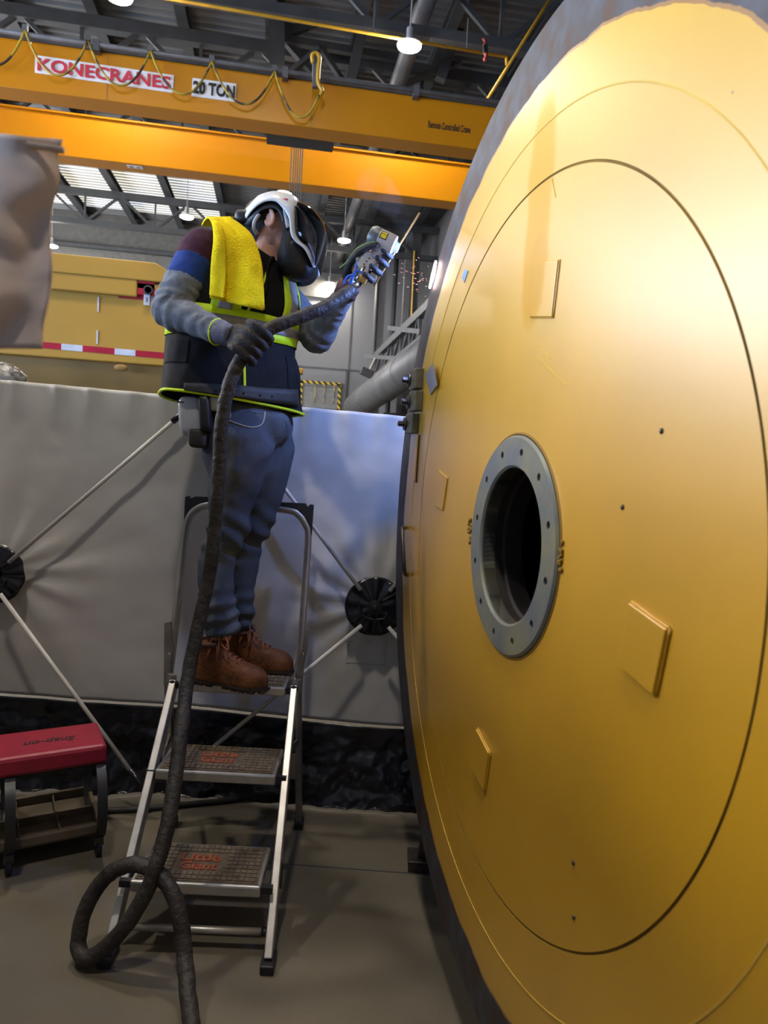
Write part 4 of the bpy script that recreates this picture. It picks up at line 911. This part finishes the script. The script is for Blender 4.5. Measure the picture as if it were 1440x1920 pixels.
# --- boots
def boot(heel, toe, nm_side):
    h_, t_ = onZ(*heel, Z3), onZ(*toe, Z3); ax = (t_ - h_); Ln = ax.length; ax.normalize(); sd = UP.cross(ax).normalized()
    sole = MB(); out = [(0, .030), (.06, .036), (.25, .037), (.42, .036), (.60, .045), (.78, .052), (.90, .046), (.97, .030), (1, .010)]
    ring = [h_ + ax * (f * Ln) + sd * w_ for f, w_ in out] + [h_ + ax * (f * Ln) - sd * w_ for f, w_ in out[::-1]]
    so = MB().prism([q + UP * .008 for q in ring], UP * .018).build('boot_sole', m_sole, man, bevel=.003)
    for k in range(9):
        if k == 3: continue
        f = .04 + k * .115; c = h_ + ax * (f * Ln) + UP * .004; MB().box(c, ax * (.042 * Ln), sd * (interp([(a, (b,)) for a, b in out], f)[0] * .93), UP * .0045).build('sole_lug', m_sole, so)
    ub = MB(); sec = [(0.02, .012, .030, .07), (.08, .0, .037, .10), (.22, 0, .040, .14), (.36, 0, .039, .125), (.50, 0, .042, .095), (.66, 0, .049, .076), (.80, 0, .052, .066), (.90, 0, .046, .056), (.97, 0, .030, .040), (.995, 0, .014, .028)]
    rings = []
    for q in spline([V((a, c, d)) for a, b, c, d in sec], 4):
        f, w_, hh = q; o = h_ + ax * (f * Ln) + UP * .022
        rings.append([o + sd * (w_ * math.copysign(abs(math.cos(t)) ** .75, math.cos(t))) + UP * (max(0, math.sin(t)) ** .8 * hh if math.sin(t) > 0 else -.004) for t in [2 * PI * j / 24 for j in range(24)]])
    ub.loft(rings); a0 = h_ + ax * (.24 * Ln); ub.tube([a0 + UP * .05, a0 + UP * .10, a0 - ax * .005 + UP * .16], [.040, .043, .046], 20)
    ume = setmats(remesh(ub, .005, 4), 'boot', m_boot); up_ = link('boot', ume, man)
    tr = bvh(ume)
    def surf(f, s_, off=.0015):
        o = h_ + ax * (f * Ln) + sd * s_ + UP * .25; hh = tr.ray_cast(o, -UP); return (hh[0] + UP * off) if hh[0] else o - UP * .15
    MB().tube([a0 + UP * .155 + (ax * math.cos(t) + sd * math.sin(t)) * .047 for t in [2 * PI * j / 20 for j in range(21)]], .009, 8).build('collar', MAT('boot_collar', (.07, .025, .015), .8), up_, 'all')
    for k in range(5):
        f = .36 + k * .065
        MB().tube(spline([surf(f, -.024), surf(f + .015, 0, .006), surf(f + .03, .024)], 4), .0024, 6).build('lace', m_lace, up_, 'all'); MB().tube(spline([surf(f, .024), surf(f + .015, 0, .006), surf(f + .03, -.024)], 4), .0024, 6).build('lace', m_lace, up_, 'all')
    kn = surf(.345, 0, .006); near = 1 if sd.dot(TH) > 0 else -1; sN = sd * near
    for dx, dz, l in ((.02, -.045, 1), (-.02, -.05, 1), (.06, -.02, .8)):
        MB().tube(spline([kn, kn + ax * dx * .6 + sN * .03 + UP * .018, kn + ax * dx + sN * .052 + UP * dz, kn + ax * dx * .5 + sN * .042 + UP * dz * .4, kn + UP * .004], 6), .0024, 6).build('lace_bow', m_lace, up_, 'all')
    MB().tube(spline([kn, kn + ax * .02 + sN * .045 - UP * .02, kn + ax * .015 + sN * .055 - UP * .07], 5), .0024, 6).build('lace_end', m_lace, up_, 'all')
    t2 = tr
    def sideS(f, z):
        o = h_ + ax * (f * Ln) + UP * z + sN * .3; hh = t2.ray_cast(o, -sN); return (hh[0] + sN * .0005) if hh[0] else None
    for seam in ([(.02, .10), (.15, .098), (.3, .10), (.38, .11)], [(.30, .03), (.40, .05), (.50, .06), (.55, .045), (.6, .055), (.62, .075)], [(.05, .03), (.1, .06), (.12, .09)]):
        pts = [q for q in (sideS(*s_) for s_ in seam) if q]
        if len(pts) > 2: MB().tube(spline(pts, 4), .0015, 5).build('seam', m_sole, up_, 'all')
boot((362, 1277), (500, 1297), 0); boot((418, 1252), (549, 1264), 1)

# --- arms: shirt sleeves as one surface per arm
RS, RE, RW = P(378, 478, 2.52), P(322, 582, 2.44), P(418, 625, 2.345)
LS, LE, LW = P(535, 562, 2.76), P(596, 632, 2.70), P(650, 545, 2.50)
def arm(S_, E_, W_, r, name, fn, foldk):
    ax1 = (E_ - S_); ax2 = (W_ - E_); mb = MB()
    pts = spline([S_ - ax1 * .05, S_.lerp(E_, .33), S_.lerp(E_, .72), E_, E_.lerp(W_, .3), E_.lerp(W_, .68), W_], 6); n = len(pts)
    rad = [interp([(0, (r[0],)), (.25, (r[1],)), (.5, (r[2],)), (.75, (r[3],)), (1, (r[4],))], i / (n - 1))[0] for i in range(n)]
    mb.tube(pts, rad, 20, True, True)
    def fold(p_):
        i = min(range(n), key=lambda q: (pts[q] - p_).length_squared); f = i / (n - 1); q0, q1 = pts[max(0, i - 1)], pts[min(n - 1, i + 1)]; s_ = (p_ - pts[i]).dot((q1 - q0).normalized()) + f * .55
        a = math.exp(-((f - .5) / .22) ** 2) + .5 * math.exp(-((f - .95) / .15) ** 2) + .2
        return a * foldk * (math.sin(s_ * 120 + 6 * nz(p_, 11)) + 1.1 * nz(p_, 24))
    me = setmats(remesh(mb, .006, 3, .5, fold), name, [m_shirtg, m_shirtb, m_shirtm], lambda c: fn(c)); return link(name, me, man), pts
def rcol(c):
    f = (c - RS).dot(RE - RS) / (RE - RS).length_squared; f += .03 * nz(c, 10)
    return 2 if f < .20 else (1 if f < .55 else 0)
# shoulder cap joins the sleeve to the vest
sl, rpts = arm(RS, RE, RW, (.082, .076, .066, .050, .040), 'shirt_sleeve', rcol, .0030)
sl2, lpts = arm(LS, LE, LW, (.070, .064, .060, .046, .036), 'shirt_sleeve', lambda c: 0, .0022)
sb = MB(); sb.ell(P(405, 470, 2.56), RH * .075, TH * .08, UP * .062); sb.ell(P(395, 505, 2.54), RH * .07, TH * .085, UP * .08)
link('shirt_shoulder', setmats(remesh(sb, .008, 4), 'shirt_shoulder', [m_shirtm, m_shirtb], lambda c: 0 if (c - P(400, 478, 2.55)).z > -.01 else 1), man)
line([torso(R_(150 + 4 * k), .60 + .006 * k, .010) for k in range(8)], .0045, m_hivis, 'armhole_piping')

# --- gloved hands
def hand(name, palm, fingers, thumb, extra=None, mats=None, fn=None, vox=.0032):
    mb = MB()
    for a, b, w_, t_, nrm in palm:
        d = (b - a); c = (a + b) / 2; z = nrm.normalized(); x = d.cross(z).normalized(); mb.ell(c, x * w_, z * t_, d * .62, 18, 12)
    for pts, r0, r1 in fingers + [thumb]:
        q = spline(pts, 5); mb.tube(q, [r0 + (r1 - r0) * i / (len(q) - 1) for i in range(len(q))], 12, True, True)
    me = setmats(remesh(mb, vox, 2, .5, lambda p_: .0009 * nz(p_, 60) + .0006 * nz(p_, 130)), name, mats or m_glove, fn); return link(name, me, man)
# right hand: fist round the hose
HA = lambda t: P(492, 624, 2.315).lerp(P(452, 676, 2.305), t)
hx = (HA(1) - HA(0)).normalized(); hp_ = (P(492, 660, 2.31) - P(452, 628, 2.31)); hp_ = (hp_ - hx * hp_.dot(hx)).normalized(); ht = hx.cross(hp_).normalized()
if ht.dot(TH) < 0: ht = -ht
fg = []
for k, (t, ln) in enumerate(((.06, 1.0), (.32, 1.06), (.57, 1.02), (.81, .88))):
    c = HA(t); o = hx * (.003 * (k - 1.5))
    fg.append(([c - hp_ * .046 + ht * .016 + o, c - hp_ * .030 + ht * .034 + o, c + hp_ * .000 + ht * .037 * ln + o, c + hp_ * .025 + ht * .027 + o, c + hp_ * .034 + ht * .003 + o, c + hp_ * .025 - ht * .018 + o], .0162, .0138))
wr_ = RW
pal = [(RW + (HA(.45) - RW) * .10, HA(.42) - hp_ * .026 + ht * .012, .045, .029, ht)]
th = ([RW.lerp(HA(.1), .45) - ht * .01 - hx * .01, HA(-.05) - hp_ * .025 - ht * .022, HA(-.08) + hp_ * .012 - ht * .03, HA(.10) + hp_ * .038 - ht * .012], .0145, .0115)
gl = hand('glove', pal, fg, th)
cv = (HA(.4) - hp_ * .03 - RW).normalized()
MB().tube([RW - cv * .022, RW + cv * .0, RW + cv * .026, RW + cv * .042], [.043, .042, .0385, .036], 20, flat=.9).build('glove_cuff', m_glovecuff, gl, 'all')
MB().tube([RW - cv * .024 + (cv.cross(UP).normalized() * math.cos(t) + cv.cross(cv.cross(UP)).normalized() * math.sin(t)) * .0425 for t in [2 * PI * j / 24 for j in range(25)]], .003, 6).build('cuff_edge', m_hivis, gl, 'all')
# left hand: round the torch handle
TA, TB = P(678, 515, 2.455), P(716, 462, 2.43)
tx = (TB - TA).normalized(); tp_ = P(730, 500, 2.44) - P(695, 475, 2.44); tp_ = (tp_ - tx * tp_.dot(tx)).normalized(); tt = tp_.cross(tx).normalized()
if tt.dot(TH) < 0: tt = -tt
fg = []
for k, (t, ln) in enumerate(((.93, .95), (.66, 1.08), (.36, 1.05), (.06, .92))):
    c = TA.lerp(TB, t); fg.append(([c - tp_ * .03 - tt * .030, c + tp_ * .004 - tt * .042, c + tp_ * .034 * ln - tt * .030, c + tp_ * .046 * ln - tt * .002, c + tp_ * .034 * ln + tt * .020, c + tp_ * .016 + tt * .027], .0125, .0098))
pal = [(LW, TA.lerp(TB, .48) - tp_ * .020 - tt * .026, .040, .022, (tt - tp_ * .6))]
th = ([LW + (TB - LW) * .15 - tp_ * .02, P(651, 505, 2.46), P(668, 478, 2.43), P(690, 463, 2.405), P(706, 459, 2.395)], .0155, .0108)
gl2 = hand('glove', pal, fg, th)
link('glove_trim', MB().tube(spline([P(637, 503, 2.455), P(650, 492, 2.445), P(668, 468, 2.42), P(690, 456, 2.40), P(704, 454, 2.39)], 5), .0035, 7).mesh('glove_trim', m_glovegreen, 'all'), gl2)
lv = (P(668, 505, 2.47) - LW).normalized()
MB().tube([LW - lv * .02, LW + lv * .005, LW + lv * .03], [.041, .0405, .039], 20).build('glove_cuff', MAT('cuff_red', (.10, .03, .03), .8), gl2, 'all')

# --- head, neck and the covered body underneath as one continuous surface
HD = 2.64; hc = P(507, 428, HD); HF = (RH * .995 + TH * .05).normalized(); HS = UP.cross(HF).normalized()       # HS points to the far side
bd = MB(); px_ = HD / FPX
bd.ell(hc + UP * .012, HF * .098, HS * .074, UP * .100); bd.ell(hc + HF * .03 - UP * .05, HF * .070, HS * .058, UP * .075)
bd.ell(hc + HF * .072 - UP * .098, HF * .026, HS * .028, UP * .022)                                                # chin
bd.tube([hc + HF * .096 + UP * .01, hc + HF * .114 - UP * .022], [.008, .014], 10, True, True)                      # nose
bd.ell(hc + HF * .094 - UP * .062, HF * .012, HS * .024, UP * .007)                                                # lips
for s_ in (-1, 1):
    e = P(515, 417, HD) - hc + UP * -.012; e = HF * e.dot(HF) + UP * e.z; ec = hc + e + HS * (.072 * s_)
    for t in range(9): a = R_(100 + t * 28); bd.ell(ec + HF * (.016 * math.cos(a) * -1) + UP * (.027 * math.sin(a)) + HS * (.016 * s_), HF * .007, HS * .007, UP * .009, 8, 6)
    bd.ell(ec - UP * .004 + HS * (.006 * s_), HF * .015, HS * .009, UP * .025, 10, 8); bd.ell(ec - UP * .026 + HF * .004, HF * .008, HS * .006, UP * .009, 8, 6)
bd.tube([P(512, 445, HD), P(503, 480, HD), P(494, 520, HD)], [.058, .056, .066], 18, True, True)
bd.tube([P(494, 520, HD), P(440, 600, HD), P(452, 720, HD), P(470, 800, 2.63)], [.085, .11, .08, .06], 18, True, True)
bd.tube([RS, RE, RW, HA(.4) - hp_ * .03], [.055, .045, .028, .020], 12, True, True); bd.tube([P(470, 520, HD), RS], .06, 12, True, True)
bd.tube([LS, LE, LW, TA.lerp(TB, .4) - tp_ * .02 - tt * .02], [.05, .043, .028, .018], 12, True, True); bd.tube([P(470, 540, HD), LS], .055, 12, True, True)
for tab, d0, d1 in ((NEAR[2:], 2.585, 2.585), (FAR[2:], 2.70, 2.745)): bd.tube([P(c, y, d0 + (d1 - d0) * (y - 770) / 415) for y, c, w_ in tab] + [P(tab[-1][1] - 8, 1215, d1 + .03)], [w_ * .58 * px_ for y, c, w_ in tab] + [.028], 12, True, True)
body = link('body', setmats(remesh(bd, .0045, 3), 'body', m_skin), man)
# hair: cap over skull and nape
hb = MB(); hb.ell(hc + UP * .016 - HF * .012, HF * .096, HS * .079, UP * .100, 24, 16)
hm = remesh(hb, .0035, 1, .5, lambda p_: .002 * nz(p_, 60)); b = bmesh.new(); b.from_mesh(hm)
earp = hc + HF * (P(516, 413, HD) - hc).dot(HF)
def hairless(c): q = c - hc; x = q.dot(HF); return x > min(.06, .022 + .85 * (q.z - .02)) or q.z < -.085
bmesh.ops.delete(b, geom=[f for f in b.faces if hairless(f.calc_center_median())], context='FACES'); b.to_mesh(hm); b.free()
link('hair', setmats(hm, 'hair', m_hair), man)
for s_ in (-1, 1):
    ey = MB().ell(hc + HF * .088 + HS * (.031 * s_) + UP * .012, HF * .010, HS * .013, UP * .010, 12, 8).build('eye', m_white, man, 'all')

# --- helmet: surfaces spanned between an outer profile and a side edge profile, arched over the head
def arch(outer, inner, w, n=24, k=6, amax=90, e=1.0):
    O = spline([V((x, y, 0)) for x, y in outer], k); I = spline([V((x, y, 0)) for x, y in inner], k); Wd = spline([V((q, 0, 0)) for q in w], k); g = []
    for o, i_, q in zip(O, I, Wd):
        row = []
        for j in range(n + 1):
            a = R_(-amax + 2 * amax * j / n); c = abs(math.cos(a)) ** e; p2 = i_ + (o - i_) * c
            sa = abs(q.x * math.sin(a)); pt = P(p2.x, p2.y, HD - sa); row.append(pt + HS * (2 * sa) if a > 0 else pt)
        g.append(row)
    return g
def archobj(g, name, m, parent, th=.004):
    nu, nv = len(g[0]) - 1, len(g) - 1
    return MB().sheet(lambda u, v: g[round(v * nv)][round(u * nu)], nu, nv, th).build(name, m, parent, 'all')
shell_o = [(447, 413), (455, 402), (467, 386), (480, 373), (493, 365), (517, 360), (545, 366), (558, 377), (561, 395), (560, 425), (566, 445), (581, 461), (588, 480), (591, 494), (590, 501)]
shell_i = [(462, 415), (465, 407), (473, 396), (484, 386), (500, 378), (518, 379), (531, 392), (538, 402), (542, 412), (545, 438), (552, 452), (570, 467), (580, 485), (585, 497), (587, 501)]
wd = [.05, .07, .088, .10, .106, .110, .112, .113, .113, .112, .110, .104, .094, .076, .066]
helm = archobj(arch(shell_o, shell_i, wd, e=.8), 'helmet', m_helm, man)
vis_o = [(557, 377), (581, 388), (601, 411), (610, 432), (607, 455), (598, 486), (592, 499)]
vis_i = [(556, 384), (557, 400), (558, 425), (562, 446), (577, 461), (585, 480), (590, 497)]
archobj(arch(vis_o, vis_i, [.106, .111, .113, .111, .104, .092, .075], e=.7), 'visor', m_visor, helm, .002)
MB().tube(spline([P(x, y, HD) for x, y in vis_o], 6), .0022, 6).build('visor_rim', m_gsteel, helm, 'all')
dk_o = [(556, 388), (564, 396), (570, 412), (573, 432), (577, 452), (584, 478), (589, 494)]
archobj(arch(dk_o, [(552, 386), (552, 400), (553, 425), (556, 446), (570, 463), (580, 482), (587, 497)], [.100, .104, .106, .104, .098, .086, .07], e=.7), 'visor_dark_sheet', m_black, helm, .002)  # added black sheet standing in for the dark space behind the visor
bib_o = [(548, 420), (566, 447), (584, 464), (591, 490), (592, 508), (583, 522), (566, 527), (548, 524)]
bib_i = [(536, 424), (530, 440), (524, 460), (520, 475), (520, 490), (521, 500), (526, 510), (532, 515)]
archobj(arch(bib_o, bib_i, [.095, .100, .100, .096, .088, .078, .065, .055], e=.6), 'face_seal', m_bib, helm)
har_o = [(450, 420), (462, 404), (478, 388), (497, 374), (517, 370), (535, 376), (548, 390)]
archobj(arch(har_o, [(474, 424), (478, 410), (488, 398), (500, 392), (515, 392), (524, 400), (530, 418)], [.06, .08, .094, .099, .101, .101, .1], e=.8), 'harness', m_bib, helm)
archobj(arch([(538, 388), (543, 405), (546, 425)], [(530, 392), (533, 408), (537, 428)], [.105, .106, .106], e=.5), 'hinge_plate', m_blower, helm)
MB().tube(spline([P(486, 402, HD - .088), P(478, 414, HD - .092), P(476, 428, HD - .088), P(482, 438, HD - .072)], 5), .007, 8).build('harness_strap', m_blower, helm, 'all')
MB().tube(spline([P(452, 412, HD - .01), P(444, 420, HD), P(446, 440, HD + .05), P(455, 500, HD + .16)], 6), [.022] * 19, 14).build('air_tube', m_bib, helm, 'all')
RB(P(460, 412, HD - .02), HF * .034, HS * .05, UP * .028, e=.6).build('air_duct', m_bib, helm, 'all')
q = arch([(530, 363), (536, 365)], [(530, 380), (536, 384)], [.11, .11], e=.8); c = P(534, 375, HD) - HS * .09
ht_ = bvh(helm.data); cc = onmesh(ht_, 535, 374, .001)
MB().box(cc, HF * .010, UP * .003, HS * .0008).build('logo_mark', m_red, helm)
for x, y in ((548, 455), (574, 452)): MB().lathe(onmesh(ht_, x, y, 0), -HS, [(.006, 0), (.006, .004), (.001, .005)], 12).build('visor_screw', m_bolt, helm)

# ------------------------------------------------------------------ towel over the shoulder
TWL = [(0, (378, 424, 2.70, 462, 430, 2.74)), (.10, (385, 413, 2.60, 440, 412, 2.64)), (.17, (392, 411, 2.54, 432, 411, 2.57)), (.26, (399, 425, 2.475, 452, 425, 2.53)), (.40, (402, 450, 2.44, 473, 447, 2.50)), (.6, (398, 492, 2.425, 488, 490, 2.46)), (.8, (396, 530, 2.42, 492, 535, 2.425)), (1, (394, 556, 2.415, 494, 580, 2.41))]
def towel(u, v, o=0):
    x0, y0, d0, x1, y1, d1 = interp(TWL, v); s = u
    x = x0 + (x1 - x0) * s; y = y0 + (y1 - y0) * s; d = d0 + (d1 - d0) * s
    w_ = math.sin(s * PI * 3 + 1.2 * v) * .010 * min(1, v * 3) + .012 * (math.exp(-((s - .27) / .05) ** 2)) * (-1) * min(1, v * 2)
    return P(x, y, d + w_ * -1 - o + .006 * nz((u * 5, v * 7, 3)))
tw = thing('yellow_towel', 'bright yellow microfibre towel draped over the worker\'s right shoulder', 'towel', P(445, 560, 2.42))
MB().sheet(towel, 44, 60, .007).build('cloth', m_towel, tw, 'all')
MB().tube([towel(1, k / 40, .002) for k in range(8, 41)], .0045, 7).build('edge_hem', m_towel, tw, 'all')
MB().tube([towel(k / 30, 1, .002) for k in range(31)], .005, 7).build('edge_hem', m_towel, tw, 'all')
MB().sheet(lambda u, v: towel(.0 + .26 * u, .22 + .76 * v, .014 + .006 * math.sin(u * PI)), 12, 40, .006).build('folded_edge', m_towel, tw, 'all')

# ------------------------------------------------------------------ laser torch
to = thing('laser_torch', 'grey handheld laser cleaning torch with yellow warning label in the raised gloved hand', 'laser torch', P(690, 490, 2.45))
HC0, HC1 = P(697, 443, 2.42), P(738, 462, 2.42); hd = (HC1 - HC0).normalized()
head = MB().lathe(HC0, hd, [(.006, -.012), (.030, -.006), (.036, .004), (.037, .03), (.037, .075), (.036, .083), (.020, .085), (.016, .10), (.012, .101)], 28).build('head', m_torch, to, True)
MB().lathe(HC0, hd, [(.008, -.014), (.031, -.008), (.0375, .003), (.038, .024), (.0365, .025)], 28).build('rear_cap', m_torchd, head, True)
lc = P(714, 452, 2.42); sdv = hd.cross(TH).normalized()
def curved(a0, a1, l0, l1, r=.0385): return lambda u, v: HC0 + hd * (l0 + (l1 - l0) * u) + (TH * math.cos(a0 + (a1 - a0) * v) - hd.cross(TH).normalized() * math.sin(a0 + (a1 - a0) * v)) * r
q = (TH - hd * TH.dot(hd)).normalized(); q2 = hd.cross(q)
def lab(l0, l1, a0, a1, r): return lambda u, v: HC0 + hd * (l0 + (l1 - l0) * u) + (q * math.cos(a0 + (a1 - a0) * v) + q2 * math.sin(a0 + (a1 - a0) * v)) * r
s0 = 1 if q2.z > 0 else -1
lb = MB().sheet(lab(.030, .055, R_(-5) * s0, R_(38) * s0, .0378), 4, 8, .0006).build('warning_label', m_blacktxt, head)
MB().sheet(lab(.033, .052, R_(0) * s0, R_(20) * s0, .0384), 4, 8, .0006).build('label_yellow', m_lbl, lb); MB().sheet(lab(.033, .052, R_(24) * s0, R_(34) * s0, .0384), 4, 8, .0006).build('label_yellow', m_lbl, lb)
hb_ = TB - tx * .0
MB().bar(P(712, 466, 2.435), P(690, 492, 2.45), .036, .036, TH).build('handle', m_torch, to, bevel=.006)
gb_ = MB().bar(P(700, 480, 2.435), P(676, 507, 2.445), .050, .046, TH).build('grip_block', MAT('grip_beige', (.44, .38, .33), .45), to, bevel=.007)
for f in (.3, .5, .7): MB().lathe(P(700, 480, 2.435).lerp(P(676, 507, 2.445), f) + TH * .023, TH, [(.003, 0), (.003, .001), (.0005, .0015)], 8).build('screw', m_bolt, gb_)
MB().tube([P(684, 500, 2.43), P(664, 536, 2.445)], .013, 14).build('connector', m_chrome, to, 'all'); MB().tube([P(694, 506, 2.44), P(676, 528, 2.45)], .009, 12).build('connector', m_chrome, to, 'all')
MB().bar(P(681, 517, 2.44), P(674, 527, 2.445), .045, .03, TH).build('clamp', m_rod, to, bevel=.004)
MB().tube([P(668, 528, 2.44), P(660, 541, 2.445)], .0165, 14).build('end_sleeve', m_chrome, to, 'all')
for pts in ([(670, 489), (667, 505), (663, 517), (658, 533)], [(668, 516), (655, 517), (648, 524), (645, 534)], [(680, 512), (668, 508), (660, 520), (655, 536)]):
    MB().tube(spline([P(x, y, 2.425) for x, y in pts], 5), .0042, 8).build('air_line', m_blue, to, 'all')
MB().lathe(P(671, 488, 2.43), TH, [(.008, 0), (.008, .012)], 8).build('fitting', m_chrome, to)
tag(MB().tube([P(701, 536, 2.50), P(745, 466, 2.49), P(787, 399, 2.48)], .0032, 8).build('brass_rod', m_rod, None, 'all'), 'thin tan brass rod held behind the laser torch and pointing up right', 'rod')

# ------------------------------------------------------------------ thin smoke drifting off the stripped spot
def smoke_mat():
    m = bpy.data.materials.new('thin_smoke'); m.use_nodes = True; N = m.node_tree.nodes; L = m.node_tree.links; N.remove(N['Principled BSDF'])
    v = N.new('ShaderNodeVolumePrincipled'); v.inputs['Color'].default_value = (.8, .8, .82, 1)
    tc = N.new('ShaderNodeTexCoord'); n = N.new('ShaderNodeTexNoise'); n.inputs['Scale'].default_value = 11; n.inputs['Detail'].default_value = 4; n.inputs['Distortion'].default_value = .8
    L.new(tc.outputs['Object'], n.inputs['Vector']); mr = N.new('ShaderNodeMapRange'); mr.inputs[1].default_value = .45; mr.inputs[2].default_value = .75; mr.inputs[3].default_value = 0; mr.inputs[4].default_value = 1.0
    L.new(n.outputs['Fac'], mr.inputs[0]); L.new(mr.outputs[0], v.inputs['Density']); L.new(v.outputs[0], N['Material Output'].inputs['Volume']); return m
sw = MB().tube(spline([P(765, 440, 2.60), P(748, 400, 2.60), P(725, 370, 2.61), P(700, 350, 2.62)], 5), [.02 + .05 * i / 15 for i in range(16)], 16, True, True).build('smoke_wisp', smoke_mat(), None, 'all')
tag(sw, 'faint grey smoke wisp drifting up behind the laser torch', 'smoke', kind='stuff')
